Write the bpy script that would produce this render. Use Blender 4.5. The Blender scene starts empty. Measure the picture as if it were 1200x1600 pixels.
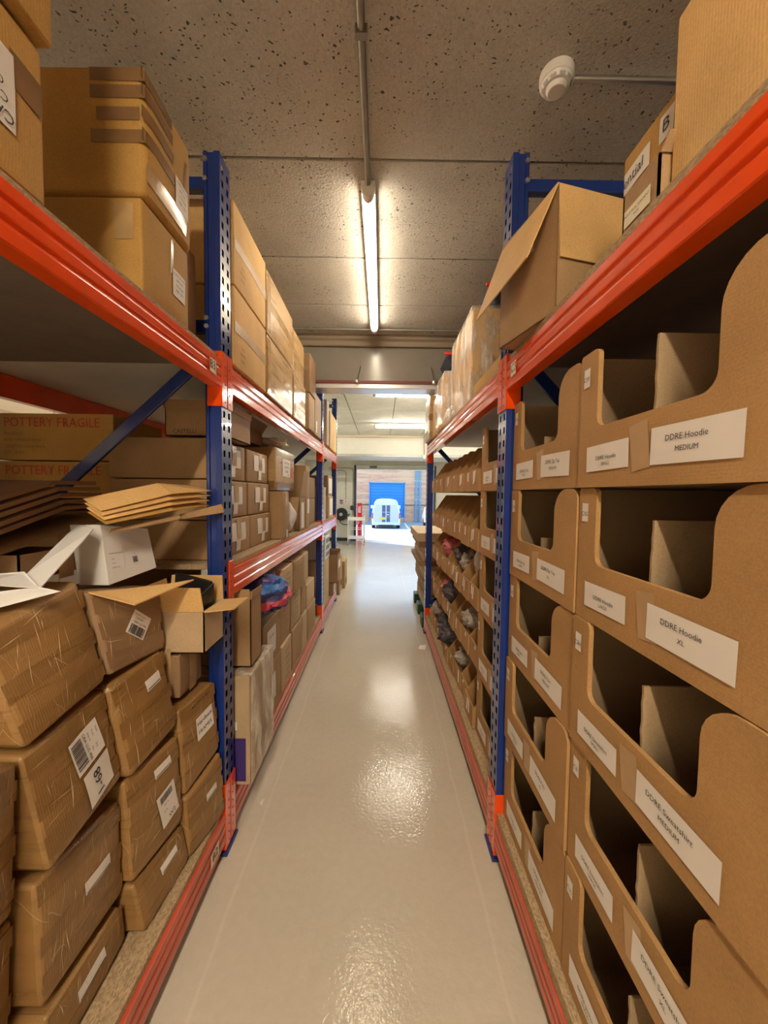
import bpy, bmesh, math, random
from mathutils import Vector, Matrix, noise
random.seed(7)
S = bpy.context.scene
COL = S.collection
V = Vector
PI = math.pi

# ------------------------------------------------------------------ camera
EYE, FPX = 1.45, 580.0                      # eye height (m), focal length in pixels of the 1200x1600 frame
PITCH, YAW, ROLL = -.0478, -.0064, .0120
_f = V((-math.sin(YAW)*math.cos(PITCH), math.cos(YAW)*math.cos(PITCH), math.sin(PITCH)))
_r = V((math.cos(YAW), math.sin(YAW), 0)); _u = _r.cross(_f)
_r, _u = math.cos(ROLL)*_r + math.sin(ROLL)*_u, -math.sin(ROLL)*_r + math.cos(ROLL)*_u
cam_d = bpy.data.cameras.new('camera'); cam = bpy.data.objects.new('camera', cam_d); COL.objects.link(cam)
cam.matrix_world = Matrix(((_r.x, _u.x, -_f.x, 0), (_r.y, _u.y, -_f.y, 0), (_r.z, _u.z, -_f.z, EYE), (0, 0, 0, 1)))
cam_d.sensor_fit = 'VERTICAL'; cam_d.sensor_height = 36; cam_d.lens = FPX*36/1600
cam_d.clip_start = .02; cam_d.clip_end = 200
S.camera = cam

def at(px, py, Y):                          # the point at depth Y seen at a pixel
    d = _f*FPX + _r*(px-600) - _u*(py-800)
    d = d*(Y/d.y)
    return V((d.x, d.y, d.z+EYE))

# ------------------------------------------------------------------ light, sky, exposure
SKY = (.36, .64, 1.0); SKY_STRENGTH = 2.1
SUN_STRENGTH = 6.5
LAMP = (1.0, .83, .60); LAMP_STRENGTH = 34.0; LAMP_BACK_STRENGTH = 235.0
LAMP_FAR = (1.0, .92, .76); LAMP_FAR_STRENGTH = 76.0
S.view_settings.view_transform = 'Standard'; S.view_settings.look = 'None'
S.view_settings.exposure = 0.45; S.view_settings.gamma = 1.0; S.view_settings.use_curve_mapping = False
S.cycles.use_denoising = True
S.cycles.max_bounces = 10; S.cycles.diffuse_bounces = 6; S.cycles.transparent_max_bounces = 12
S.cycles.sample_clamp_indirect = 6
w = bpy.data.worlds.new('sky'); S.world = w; w.use_nodes = True
w.node_tree.nodes['Background'].inputs[0].default_value = (*SKY, 1)
w.node_tree.nodes['Background'].inputs[1].default_value = SKY_STRENGTH
sd = bpy.data.lights.new('sun', 'SUN'); sd.energy = SUN_STRENGTH; sd.angle = .01; sd.color = (.95, .97, 1.0)
sun = bpy.data.objects.new('sun', sd); COL.objects.link(sun)
sun.rotation_euler = V((.62, -.46, -.80)).to_track_quat('-Z', 'Y').to_euler(); sun.location = (-8, 20, 12)

# ------------------------------------------------------------------ materials
MATS = {}
class G:
    def __init__(s, name):
        s.m = bpy.data.materials.new(name); s.m.use_nodes = True
        s.t = s.m.node_tree; s.b = s.t.nodes['Principled BSDF']; MATS[name] = s.m
    def n(s, typ, ins=None, **kw):
        o = s.t.nodes.new('ShaderNode'+typ)
        for k, v in kw.items(): setattr(o, k, v)
        for k, v in (ins or {}).items():
            if isinstance(v, bpy.types.NodeSocket): s.t.links.new(v, o.inputs[k])
            else: o.inputs[k].default_value = v
        return o
    def set(s, **kw):
        for k, v in kw.items():
            k = k.replace('_', ' ')
            if isinstance(v, bpy.types.NodeSocket): s.t.links.new(v, s.b.inputs[k])
            else: s.b.inputs[k].default_value = (*v, 1) if isinstance(v, tuple) and len(v) == 3 else v
        return s.m
    def coord(s, rnd=True, scale=(1, 1, 1)):
        tc = s.n('TexCoord'); src = tc.outputs['Object']
        if rnd:
            oi = s.n('ObjectInfo'); mu = s.n('Math', {0: oi.outputs['Random'], 1: 37.0}, operation='MULTIPLY')
            ad = s.n('VectorMath', {0: src, 1: mu.outputs[0]}, operation='ADD'); src = ad.outputs[0]
        if scale != (1, 1, 1):
            src = s.n('Mapping', {0: src, 3: scale}).outputs[0]
        return src
    def noise(s, vec, scale, detail=4, rough=.55):
        return s.n('TexNoise', {'Vector': vec, 'Scale': scale, 'Detail': detail, 'Roughness': rough}).outputs['Fac']
    def ramp(s, fac, stops):
        r = s.n('ValToRGB', {0: fac}); e = r.color_ramp.elements
        while len(e) < len(stops): e.new(.5)
        for i, (p, c) in enumerate(stops):
            e[i].position = p; e[i].color = (*c, 1) if len(c) == 3 else c
        return r.outputs[0]
    def mix(s, fac, a, b, mode='MIX'):
        o = s.n('MixRGB', {0: fac}, blend_type=mode)
        for k, v in ((1, a), (2, b)):
            if isinstance(v, bpy.types.NodeSocket): s.t.links.new(v, o.inputs[k])
            else: o.inputs[k].default_value = (*v, 1)
        return o.outputs[0]
    def bump(s, h, strength=.2, dist=.01):
        return s.n('Bump', {'Height': h, 'Strength': strength, 'Distance': dist}).outputs[0]

def plain(name, col, rough=.5, metal=0.0, spec=.5, coat=0.0, var=0.0):
    g = G(name)
    c = col
    if var:
        f = g.noise(g.coord(), 9, 5)
        c = g.ramp(f, [(.3, tuple(x*(1-var) for x in col)), (.7, tuple(min(1, x*(1+var)) for x in col))])
    g.set(Base_Color=c, Roughness=rough, Metallic=metal, Specular_IOR_Level=spec, Coat_Weight=coat)
    return g.m

def cardboard(name, col, rough=.72, corr=True, film=False, band='Y', cw=.2, spec=.35):
    g = G(name); v = g.coord()
    a = g.noise(v, 4, 5); b = g.noise(v, 260, 2)
    dk = tuple(x*.78 for x in col); lt = tuple(min(1, x*1.12) for x in col)
    c = g.ramp(a, [(.3, dk), (.72, lt)])
    c = g.mix(.22, c, g.ramp(b, [(.35, tuple(x*.6 for x in col)), (.65, tuple(min(1, x*1.3) for x in col))]))
    h = g.n('Math', {0: b, 1: .25}, operation='MULTIPLY').outputs[0]
    if corr:
        wv = g.n('TexWave', {'Vector': v, 'Scale': 55, 'Distortion': .6, 'Detail': 1}, bands_direction=band)
        wm = g.n('Math', {0: wv.outputs['Fac'], 1: cw}, operation='MULTIPLY').outputs[0]
        h = g.n('Math', {0: h, 1: wm}, operation='ADD').outputs[0]
    r = rough
    if film:                                # cellophane tape wound round the carton: sheen, fine creases with glints painted in
        sv = g.coord(scale=(1.5, 1.5, 22)); st = g.noise(sv, 2.2, 6)
        dn = g.n('VectorMath', {0: g.n('TexNoise', {'Vector': v, 'Scale': 9, 'Detail': 2}).outputs['Color'], 3: .02}, operation='SCALE').outputs[0]
        dv = g.n('VectorMath', {0: v, 1: dn}, operation='ADD').outputs[0]
        dv = g.n('Mapping', {0: dv, 2: (.12, .0, .0), 3: (7, 7, 1.5)}).outputs[0]
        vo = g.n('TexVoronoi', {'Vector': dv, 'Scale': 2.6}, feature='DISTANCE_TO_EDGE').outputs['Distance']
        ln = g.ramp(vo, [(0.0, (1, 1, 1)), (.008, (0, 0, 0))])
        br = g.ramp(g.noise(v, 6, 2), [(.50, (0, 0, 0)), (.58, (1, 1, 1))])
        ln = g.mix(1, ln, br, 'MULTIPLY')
        c = g.mix(g.n('Math', {0: ln, 1: .55}, operation='MULTIPLY').outputs[0], c, (.80, .66, .45))  # crease glints mixed into the base colour as pale lines
        c = g.mix(.30, c, g.ramp(st, [(.35, tuple(x*.7 for x in col)), (.65, tuple(min(1, x*1.35) for x in col))]))
        h = g.n('Math', {0: st, 1: h}, operation='ADD').outputs[0]
        h = g.n('Math', {0: h, 1: ln}, operation='ADD').outputs[0]
        r = g.ramp(st, [(.35, (.24,)*3), (.65, (.48,)*3)])
        spec = .5
    g.set(Base_Color=c, Roughness=r, Specular_IOR_Level=spec, Normal=g.bump(h, .28 if film else .16, .004))
    return g.m

KRAFT = cardboard('kraft_card', (.40, .255, .130))
KRAFT_L = cardboard('light_kraft_card', (.72, .46, .19))
KRAFT_Y = cardboard('ochre_kraft_card', (.50, .29, .078))
KRAFT_D = cardboard('brown_kraft_card', (.30, .185, .100))
KRAFT_P = cardboard('pale_kraft_card', (.52, .385, .24))
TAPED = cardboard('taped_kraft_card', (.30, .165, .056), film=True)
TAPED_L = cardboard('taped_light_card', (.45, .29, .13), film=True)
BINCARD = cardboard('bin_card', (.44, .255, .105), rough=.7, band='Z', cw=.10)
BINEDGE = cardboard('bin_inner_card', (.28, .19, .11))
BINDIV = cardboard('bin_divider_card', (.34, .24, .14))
TAPE = plain('packing_tape', (.24, .135, .060), .22, var=.15)
TAPE_SOFT2 = plain('dull_brown_tape', (.27, .165, .085), .4, var=.12)
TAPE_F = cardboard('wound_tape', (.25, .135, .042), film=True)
CREASE_GLINT = plain('film_crease', (.78, .62, .40), .2)  # pale colour painting the glint along film creases
TAPE_C = plain('clear_tape', (.46, .31, .15), .16, var=.2)
PAPER = plain('white_paper', (.80, .77, .74), .6, var=.03)
PAPER_C = plain('cream_paper', (.80, .73, .55), .6, var=.03)
WHITECARD = plain('white_card', (.74, .75, .76), .5, var=.04)
INK = plain('black_ink', (.03, .03, .035), .6)
INK_BROWN = plain('faded_brown_ink', (.20, .11, .05), .7)
INK_RED = plain('red_ink', (.50, .045, .03), .6)
ORANGE = plain('orange_enamel', (.84, .078, .006), .16, coat=.6, var=.08)
SCUFFED = plain('scuffed_orange_enamel', (.50, .085, .045), .32, coat=.3, var=.15)
BLUE = plain('blue_enamel', (.008, .032, .21), .25, coat=.4, var=.1)
BLUE_PLATE = plain('dark_blue_plate', (.02, .03, .16), .4)
STEEL = plain('zinc_steel', (.62, .62, .62), .35, metal=1, var=.08)
GALV = plain('galvanised_conduit', (.30, .29, .27), .45, metal=.7, var=.1)
WHITEPL = plain('white_plastic', (.82, .80, .78), .35)
GREYPL = plain('grey_plastic', (.42, .42, .42), .4)
BLACKPL = plain('black_plastic', (.012, .012, .014), .35)
BLACKRUB = plain('black_rubber', (.02, .02, .02), .7)
TEAL = plain('dark_teal_plastic', (.03, .11, .12), .4)
GREENPL = plain('dark_green_plastic', (.012, .06, .035), .4)
RED = plain('red_paint', (.62, .02, .03), .35)
PURPLE = plain('purple_sheet', (.045, .025, .17), .5, var=.1)
NAVY = plain('navy_fabric', (.012, .016, .035), .8, var=.2)
REDTRIM = plain('red_trim', (.70, .03, .03), .6)
CREAM = plain('cream_paint', (.62, .605, .53), .45, var=.03)
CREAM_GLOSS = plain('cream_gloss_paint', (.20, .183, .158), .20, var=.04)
MAROON = plain('maroon_paint', (.16, .03, .03), .5)
ALU = plain('aluminium', (.75, .76, .80), .3, metal=.6)
DARKGREY = plain('dark_grey_paint', (.03, .03, .033), .5)
VANWHITE = plain('van_white_paint', (.78, .78, .80), .2, coat=.5)
VANSHADE = plain('van_shade_lilac', (.62, .56, .74), .3)  # white doors tinted lilac, bluish shade put into the colour
PLATE = plain('yellow_plate', (.80, .55, .03), .4)
SHUTBLUE = plain('blue_shutter_paint', (.03, .22, .56), .45)
PIPEBLUE = plain('blue_pipe_paint', (.10, .33, .58), .45)

def em(name, col, st):
    g = G(name); g.set(Base_Color=(.9, .9, .88), Emission_Color=col, Emission_Strength=st); return g.m
TUBE = em('lit_diffuser', LAMP, LAMP_STRENGTH)
TUBE_BACK = em('lit_back_diffuser', LAMP, LAMP_BACK_STRENGTH)
TUBE_FAR = em('lit_far_diffuser', LAMP_FAR, LAMP_FAR_STRENGTH)

def concrete(name, col, pit):
    g = G(name); v = g.coord(False)
    a = g.noise(v, 2.2, 6, .6); b = g.noise(v, 120, 3)
    c = g.ramp(a, [(.28, tuple(x*.72 for x in col)), (.72, tuple(min(1, x*1.15) for x in col))])
    c = g.mix(.3, c, g.ramp(b, [(.3, tuple(x*.55 for x in col)), (.7, tuple(min(1, x*1.35) for x in col))]))
    pv = g.n('VectorMath', {0: v, 1: g.n('VectorMath', {0: g.n('TexNoise', {'Vector': v, 'Scale': 30, 'Detail': 2}).outputs['Color'], 3: .035}, operation='SCALE').outputs[0]}, operation='ADD').outputs[0]
    pv = g.n('Mapping', {0: pv, 3: (1, 1.5, 1)}).outputs[0]
    vo = g.n('TexVoronoi', {'Vector': pv, 'Scale': 60, 'Randomness': 1.0})
    sel = g.n('SeparateColor', {0: vo.outputs['Color']}).outputs[0]
    rad = g.n('MapRange', {0: sel, 1: 1-pit, 2: 1.0, 3: 0.0, 4: .32}).outputs[0]
    m = g.n('Math', {0: vo.outputs['Distance'], 1: rad}, operation='LESS_THAN').outputs[0]
    pn = g.ramp(g.noise(v, 3, 3), [(.34, (.1,)*3), (.52, (1,)*3)])
    m = g.mix(1, m, pn, 'MULTIPLY')
    c = g.mix(m, c, tuple(x*.16 for x in col))
    h = g.n('Math', {0: b, 1: m}, operation='SUBTRACT').outputs[0]
    g.set(Base_Color=c, Roughness=.85, Specular_IOR_Level=.2, Normal=g.bump(h, .5, .006))
    return g.m
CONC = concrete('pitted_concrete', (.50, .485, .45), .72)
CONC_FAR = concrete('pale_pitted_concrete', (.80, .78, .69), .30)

def floor_mat():
    g = G('glossy_floor_paint'); v = g.coord(False)
    a = g.noise(v, 1.3, 5); b = g.noise(v, 34, 3)
    c = g.ramp(a, [(.3, (.51, .465, .385)), (.7, (.58, .53, .445))])
    c = g.mix(.08, c, g.ramp(b, [(.35, (.40, .36, .30)), (.65, (.70, .66, .58))]))
    sp = g.noise(v, 120, 2); c = g.mix(g.ramp(sp, [(.74, (0, 0, 0)), (.78, (.55,)*3)]), c, (.22, .19, .15))
    x = g.n('SeparateXYZ', {0: v}).outputs[0]
    wob = g.n('Math', {0: g.noise(v, 3, 3), 1: .03}, operation='MULTIPLY').outputs[0]
    xx = g.n('Math', {0: x, 1: wob}, operation='ADD').outputs[0]
    for cx in (.395, -.50):                 # pale line along each rack
        d = g.n('Math', {0: xx, 1: cx}, operation='SUBTRACT').outputs[0]
        d = g.n('Math', {0: d}, operation='ABSOLUTE').outputs[0]
        c = g.mix(g.ramp(d, [(.003, (.2,)*3), (.008, (0, 0, 0))]), c, (.76, .71, .62))
    wv = g.noise(v, 4, 1); fine = g.noise(v, 70, 2)
    h = g.n('Math', {0: wv, 1: g.n('Math', {0: fine, 1: .50}, operation='MULTIPLY').outputs[0]}, operation='ADD').outputs[0]
    g.set(Base_Color=c, Roughness=.10, Specular_IOR_Level=.36, Normal=g.bump(h, .17, .012))
    return g.m
FLOOR = floor_mat()

def chip(name, col):
    g = G(name); v = g.coord(False)
    a = g.noise(v, 140, 2)
    vo = g.n('TexVoronoi', {'Vector': g.n('Mapping', {0: v, 3: (1, .45, 1)}).outputs[0], 'Scale': 330})
    sel = g.n('SeparateColor', {0: vo.outputs['Color']}).outputs[0]
    c = g.ramp(sel, [(.1, tuple(x*.62 for x in col)), (.5, col), (.9, tuple(min(1, x*1.3) for x in col))])
    g.set(Base_Color=g.mix(.3, c, g.ramp(a, [(.3, tuple(x*.5 for x in col)), (.7, col)])), Roughness=.8)
    return g.m
CHIP = chip('chipboard', (.40, .29, .17))
SHADEBOARD = plain('shade_toned_board', (.17, .135, .115), .7, var=.12)  # pale board darkened in colour, standing in for shade under the near bays
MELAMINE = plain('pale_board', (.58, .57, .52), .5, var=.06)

def block(name, col, mortar, bw, bh, sc=1.0, mix2=None, plane='YZ'):
    g = G(name); v = g.coord(False)
    x = g.n('SeparateXYZ', {0: v})
    cv = g.n('CombineXYZ', {0: x.outputs[1 if plane == 'YZ' else 0], 1: x.outputs[2], 2: 0.0}).outputs[0]
    br = g.n('TexBrick', {'Vector': cv, 'Color1': (*col, 1), 'Color2': (*(mix2 or tuple(k*.93 for k in col)), 1), 'Mortar': (*mortar, 1), 'Scale': sc,
                         'Mortar Size': bh*.045, 'Brick Width': bw, 'Row Height': bh, 'Bias': 0.0})
    c = br.outputs['Color']
    if mix2:
        zz = g.noise(g.n('Mapping', {0: cv, 3: (.25, 3.2, 1)}).outputs[0], 1.2, 3)
        c = g.mix(g.ramp(zz, [(.42, (0, 0, 0)), (.58, (.75,)*3)]), c, (.84, .45, .22))
    g.set(Base_Color=c, Roughness=.75, Normal=g.bump(br.outputs['Fac'], -.4, .01))
    return g.m
BLOCK = block('painted_block', (.74, .70, .58), (.52, .48, .38), .45, .215)
BRICK = block('red_brick', (.64, .235, .13), (.64, .44, .29), .225, .075, mix2=(.74, .34, .19), plane='XZ')

def asphalt():
    g = G('yard_asphalt'); v = g.coord(False); a = g.noise(v, 60, 3); b = g.noise(v, .8, 4)
    c = g.mix(.4, g.ramp(b, [(.3, (.27, .28, .30)), (.7, (.35, .36, .38))]), g.ramp(a, [(.3, (.2, .2, .2)), (.7, (.45, .45, .45))]))
    g.set(Base_Color=c, Roughness=.9); return g.m
ASPH = asphalt()

def film_mat(name, tint, dens, rough=.12):
    g = G(name); v = g.coord(scale=(6, 6, 1.6))
    a = g.noise(v, 2.5, 6, .65); b = g.noise(g.coord(), 40, 3)
    nb = g.bump(g.n('Math', {0: a, 1: g.n('Math', {0: b, 1: .12}, operation='MULTIPLY').outputs[0]}, operation='ADD').outputs[0], .8, .02)
    g.set(Base_Color=tint, Roughness=rough, Specular_IOR_Level=.7, Normal=nb)
    tr = g.n('BsdfTransparent'); out = g.t.nodes['Material Output']
    fac = g.ramp(a, [(.42, (dens*.35,)*3), (.66, (min(1, dens*1.9),)*3)])
    mx = g.n('MixShader', {0: fac, 1: tr.outputs[0], 2: g.b.outputs[0]})
    g.t.links.new(mx.outputs[0], out.inputs[0]); return g.m
FILM = film_mat('stretch_film', (.70, .62, .52), .34)
FILM_W = film_mat('milky_stretch_film', (.78, .72, .62), .55)
POLY = film_mat('clear_polythene', (.80, .78, .76), .5, .1)

def cloth(name, stops, sc=3.0, axis=2, slant=0.0):
    g = G(name); v = g.coord()
    tc = g.n('TexCoord'); sx = g.n('SeparateXYZ', {0: tc.outputs['Generated']})
    x = g.n('Math', {0: sx.outputs[axis], 1: g.n('Math', {0: sx.outputs[1], 1: slant}, operation='MULTIPLY').outputs[0]}, operation='ADD').outputs[0]
    nn = g.noise(v, 8, 3); f = g.n('Math', {0: x, 1: g.n('Math', {0: nn, 1: .35}, operation='MULTIPLY').outputs[0]}, operation='ADD').outputs[0]
    f = g.n('Math', {0: f, 1: .17}, operation='SUBTRACT').outputs[0]
    r = g.ramp(f, stops)
    g.set(Base_Color=r, Roughness=.55, Normal=g.bump(nn, .5, .02)); return g.m
JERSEY = cloth('purple_pink_blue_fabric', [(.0, (.05, .04, .15)), (.20, (.09, .07, .24)), (.24, (.75, .05, .14)), (.38, (.80, .16, .20)), (.42, (.09, .07, .24)), (.56, (.06, .05, .18)), (.60, (.02, .12, .42)), (.72, (.03, .16, .50)), (.78, (.10, .05, .25)), (1, (.03, .12, .42))], slant=-.35)
PINK = cloth('pink_red_fabric', [(.2, (.36, .05, .07)), (.5, (.62, .22, .24)), (.8, (.40, .06, .08))])
DARKCL = cloth('bagged_dark_fabric', [(.2, (.02, .018, .03)), (.5, (.10, .08, .10)), (.8, (.03, .025, .04))])
GREYBAG = cloth('bagged_grey_fabric', [(.2, (.20, .17, .15)), (.5, (.42, .38, .35)), (.8, (.25, .22, .20))])
WHITEBAG = plain('white_poly_mailer', (.70, .70, .74), .35, var=.08)

# ------------------------------------------------------------------ mesh building
class MB:
    def __init__(s): s.v = []; s.f = []
    def add(s, vs, fs):
        o = len(s.v); s.v += [V(p) for p in vs]; s.f += [tuple(i+o for i in f) for f in fs]; return s
    def box(s, x0, x1, y0, y1, z0, z1):
        return s.add([(x0, y0, z0), (x1, y0, z0), (x1, y1, z0), (x0, y1, z0), (x0, y0, z1), (x1, y0, z1), (x1, y1, z1), (x0, y1, z1)],
                     [(0, 3, 2, 1), (4, 5, 6, 7), (0, 1, 5, 4), (1, 2, 6, 5), (2, 3, 7, 6), (3, 0, 4, 7)])
    def slab(s, p0, p1, p2, p3, t):          # quad panel given thickness t along its normal
        p = [V(q) for q in (p0, p1, p2, p3)]; n = (p[2]-p[0]).cross(p[3]-p[1]).normalized()*t
        return s.add(p+[q+n for q in p], [(3, 2, 1, 0), (4, 5, 6, 7), (0, 1, 5, 4), (1, 2, 6, 5), (2, 3, 7, 6), (3, 0, 4, 7)])
    def prism(s, pts, axis, a, b):           # 2D outline swept along an axis: pts are (x,z) for 'Y', (y,z) for 'X', (x,y) for 'Z'
        def p3(p, t): return (p[0], t, p[1]) if axis == 'Y' else (t, p[0], p[1]) if axis == 'X' else (p[0], p[1], t)
        n = len(pts)
        return s.add([p3(p, a) for p in pts]+[p3(p, b) for p in pts],
                     [tuple(range(n)), tuple(range(2*n-1, n-1, -1))]+[(i, i+n, (i+1) % n+n, (i+1) % n) for i in range(n)])
    def cyl(s, p0, p1, r0, r1=None, n=16):
        p0, p1 = V(p0), V(p1); r1 = r0 if r1 is None else r1; d = (p1-p0).normalized()
        a = d.orthogonal().normalized(); b = d.cross(a)
        ring = lambda p, r: [p+(a*math.cos(2*PI*i/n)+b*math.sin(2*PI*i/n))*r for i in range(n)]
        return s.add(ring(p0, r0)+ring(p1, r1), [tuple(range(n-1, -1, -1)), tuple(range(n, 2*n))]+[(i, (i+1) % n, (i+1) % n+n, i+n) for i in range(n)])
    def tube(s, path, r, n=8):
        for a, b in zip(path, path[1:]): s.cyl(a, b, r, n=n)
        return s
    def grid(s, fn, nu, nv):
        vs = [fn(i/nu, j/nv) for j in range(nv+1) for i in range(nu+1)]
        return s.add(vs, [(j*(nu+1)+i, j*(nu+1)+i+1, (j+1)*(nu+1)+i+1, (j+1)*(nu+1)+i) for j in range(nv) for i in range(nu)])
    def blob(s, c, r, amp=.25, fr=3.0, nu=28, nv=18, flat=0):
        c = V(c); r = V(r); sd = V((random.random()*50,)*3); vs = []
        for j in range(nv+1):
            th = PI*j/nv
            for i in range(nu):
                ph = 2*PI*i/nu; d = V((math.sin(th)*math.cos(ph), math.sin(th)*math.sin(ph), math.cos(th)))
                k = 1+amp*noise.noise(d*fr*.6+sd)+amp*.6*abs(noise.noise(d*fr*1.7+sd))+amp*.3*abs(noise.noise(d*fr*4.1+sd))
                vs.append(c+V((d.x*r.x, d.y*r.y, d.z*r.z))*k)
        fs = [(j*nu+i, (j+1)*nu+i, (j+1)*nu+(i+1) % nu, j*nu+(i+1) % nu) for j in range(nv) for i in range(nu)]
        return s.add(vs, fs)

ORG = {}
def finish(name, mb, mat, parent=None, smooth=False, bevel=0, merge=0, loc=None, seg=2):
    me = bpy.data.meshes.new(name)
    if parent is not None: o0 = ORG[parent.name]
    elif loc is not None: o0 = V(loc)
    else:
        o0 = V(((min(p.x for p in mb.v)+max(p.x for p in mb.v))/2, (min(p.y for p in mb.v)+max(p.y for p in mb.v))/2, min(p.z for p in mb.v)))
    me.from_pydata([p-o0 for p in mb.v], [], mb.f)
    bm = bmesh.new(); bm.from_mesh(me)
    bmesh.ops.remove_doubles(bm, verts=bm.verts, dist=merge or 1e-6)
    bmesh.ops.recalc_face_normals(bm, faces=bm.faces)
    bm.to_mesh(me); bm.free()
    me.materials.append(mat)
    o = bpy.data.objects.new(name, me); COL.objects.link(o)
    ORG[o.name] = o0
    if parent is not None: o.parent = parent
    else: o.location = o0
    if smooth:
        for p in me.polygons: p.use_smooth = True
        me.set_sharp_from_angle(angle=math.radians(40))
    if bevel:
        b = o.modifiers.new('bevel', 'BEVEL'); b.width = bevel; b.segments = seg; b.limit_method = 'ANGLE'; b.angle_limit = math.radians(45)
    return o
def tag(o, label, cat, group=None, kind=None):
    o['label'] = label; o['category'] = cat
    if group: o['group'] = group
    if kind: o['kind'] = kind
    return o
def root(name, loc, label, cat, group=None):
    o = bpy.data.objects.new(name, None); COL.objects.link(o); o.location = loc; o.empty_display_size = .05
    ORG[o.name] = V(loc); return tag(o, label, cat, group)
def struct(name, mb, mat, label=None, **kw):
    o = finish(name, mb, mat, loc=(0, 0, 0), **kw); o['kind'] = 'structure'
    if label: o['label'] = label
    return o

# ---- lettering: outlines of words as flat mesh, laid onto a face
_txt = {}
def words(s):
    if s in _txt: return _txt[s]
    cu = bpy.data.curves.new('w', 'FONT'); cu.body = s; cu.size = 1; cu.resolution_u = 2; cu.align_x = 'CENTER'; cu.align_y = 'CENTER'
    o = bpy.data.objects.new('w', cu); COL.objects.link(o); bpy.context.view_layer.update()
    me = bpy.data.meshes.new_from_object(o.evaluated_get(bpy.context.evaluated_depsgraph_get()))
    r = ([(v.co.x, v.co.y) for v in me.vertices], [tuple(p.vertices) for p in me.polygons])
    bpy.data.objects.remove(o); bpy.data.curves.remove(cu); bpy.data.meshes.remove(me)
    _txt[s] = r; return r

class Face:                                   # a four-cornered face as its viewer sees it: bl, br, tr, tl
    def __init__(s, bl, br, tr, tl, bulge=0.0, wob=0.0):
        s.c = [V(p) for p in (bl, br, tr, tl)]; bl, br, tr, tl = s.c
        s.w = ((br-bl).length+(tr-tl).length)/2; s.h = ((tl-bl).length+(tr-br).length)/2
        s.n = ((br-bl)+(tr-tl)).cross((tl-bl)+(tr-br)).normalized(); s.b = bulge; s.wob = wob
        s.sd = V((random.random()*90,)*3)
    def P(s, u, v, off=0.0):
        bl, br, tr, tl = s.c
        p = bl*(1-u)*(1-v)+br*u*(1-v)+tr*u*v+tl*(1-u)*v
        uu, vv = min(1, max(0, u)), min(1, max(0, v))
        e = 16*uu*(1-uu)*vv*(1-vv); e = e**.5
        d = s.b*e+(s.wob*noise.noise(V((u*2.5*s.w/.3, v*2.5*s.h/.3, 0))+s.sd)*min(1, e*1.6) if s.wob else 0)
        return p+s.n*(d+off)

def decal(face, parent, name, mat, vs, fs, cu, cv, rot=0, off=.002, ox=0.0, oy=0.0):
    a = math.radians(rot); ca, sa = math.cos(a), math.sin(a); mb = MB(); out = []
    for x, y in vs:
        x += ox; y += oy
        X, Y = x*ca-y*sa, x*sa+y*ca
        out.append(face.P(cu+X/face.w, cv+Y/face.h, off))
    mb.add(out, fs)
    return finish(name, mb, mat, parent)
def rects(rs):
    vs, fs = [], []
    for x0, x1, y0, y1 in rs:
        o = len(vs); vs += [(x0, y0), (x1, y0), (x1, y1), (x0, y1)]; fs.append((o, o+1, o+2, o+3))
    return vs, fs
def sheet(w, h, nx=6, ny=4):
    vs = [(-w/2+w*i/nx, -h/2+h*j/ny) for j in range(ny+1) for i in range(nx+1)]
    return vs, [(j*(nx+1)+i, j*(nx+1)+i+1, (j+1)*(nx+1)+i+1, (j+1)*(nx+1)+i) for j in range(ny) for i in range(nx)]
def lettering(face, parent, s, cu, cv, size, rot=0, off=.003, ox=0, oy=0, mat=None, sx=1.0, name='lettering'):
    v, f = words(s)
    return decal(face, parent, name, mat or INK, [(x*size*sx, y*size) for x, y in v], f, cu, cv, rot, off, 0, 0) if not (ox or oy) else \
        decal(face, parent, name, mat or INK, [(x*size*sx+ox, y*size+oy) for x, y in v], f, cu, cv, rot, off)
def paper(face, parent, cu, cv, w, h, rot=0, lines=(), bars=None, mat=None, off=.002, name='paper_label', rule=None, lab=None):
    p = decal(face, parent, name, mat or PAPER, *sheet(w, h), cu, cv, rot, off)
    for t, x, y, sz in lines: lettering(face, p, t, cu, cv, sz, rot, off+.0012, x*w or 1e-6, y*h)
    if bars:
        x0, x1, y0, y1, vert = bars; rs = []; t = 0.0; rnd = random.Random(int(w*1e5))
        while t < 1:
            k = rnd.uniform(.012, .05)
            a, b = t, min(1, t+k); t += k+rnd.uniform(.015, .04)
            rs.append((x0+(x1-x0)*a, x0+(x1-x0)*b, y0, y1) if vert else (x0, x1, y0+(y1-y0)*a, y0+(y1-y0)*b))
        decal(face, p, 'barcode', INK, *rects([(a*w, b*w, c*h, d*h) for a, b, c, d in rs]), cu, cv, rot, off+.0012)
    if rule: decal(face, p, 'printed_rule', INK, *rects([(rule[0]*w, rule[1]*w, rule[2]*h, rule[3]*h)]), cu, cv, rot, off+.0012)
    return p
def tape(face, parent, cu, cv, w, h, rot=0, mat=None, off=.0012, name='tape'):
    return decal(face, parent, name, mat or TAPE, *sheet(w, h, 10, 3), cu, cv, rot, off)

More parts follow.
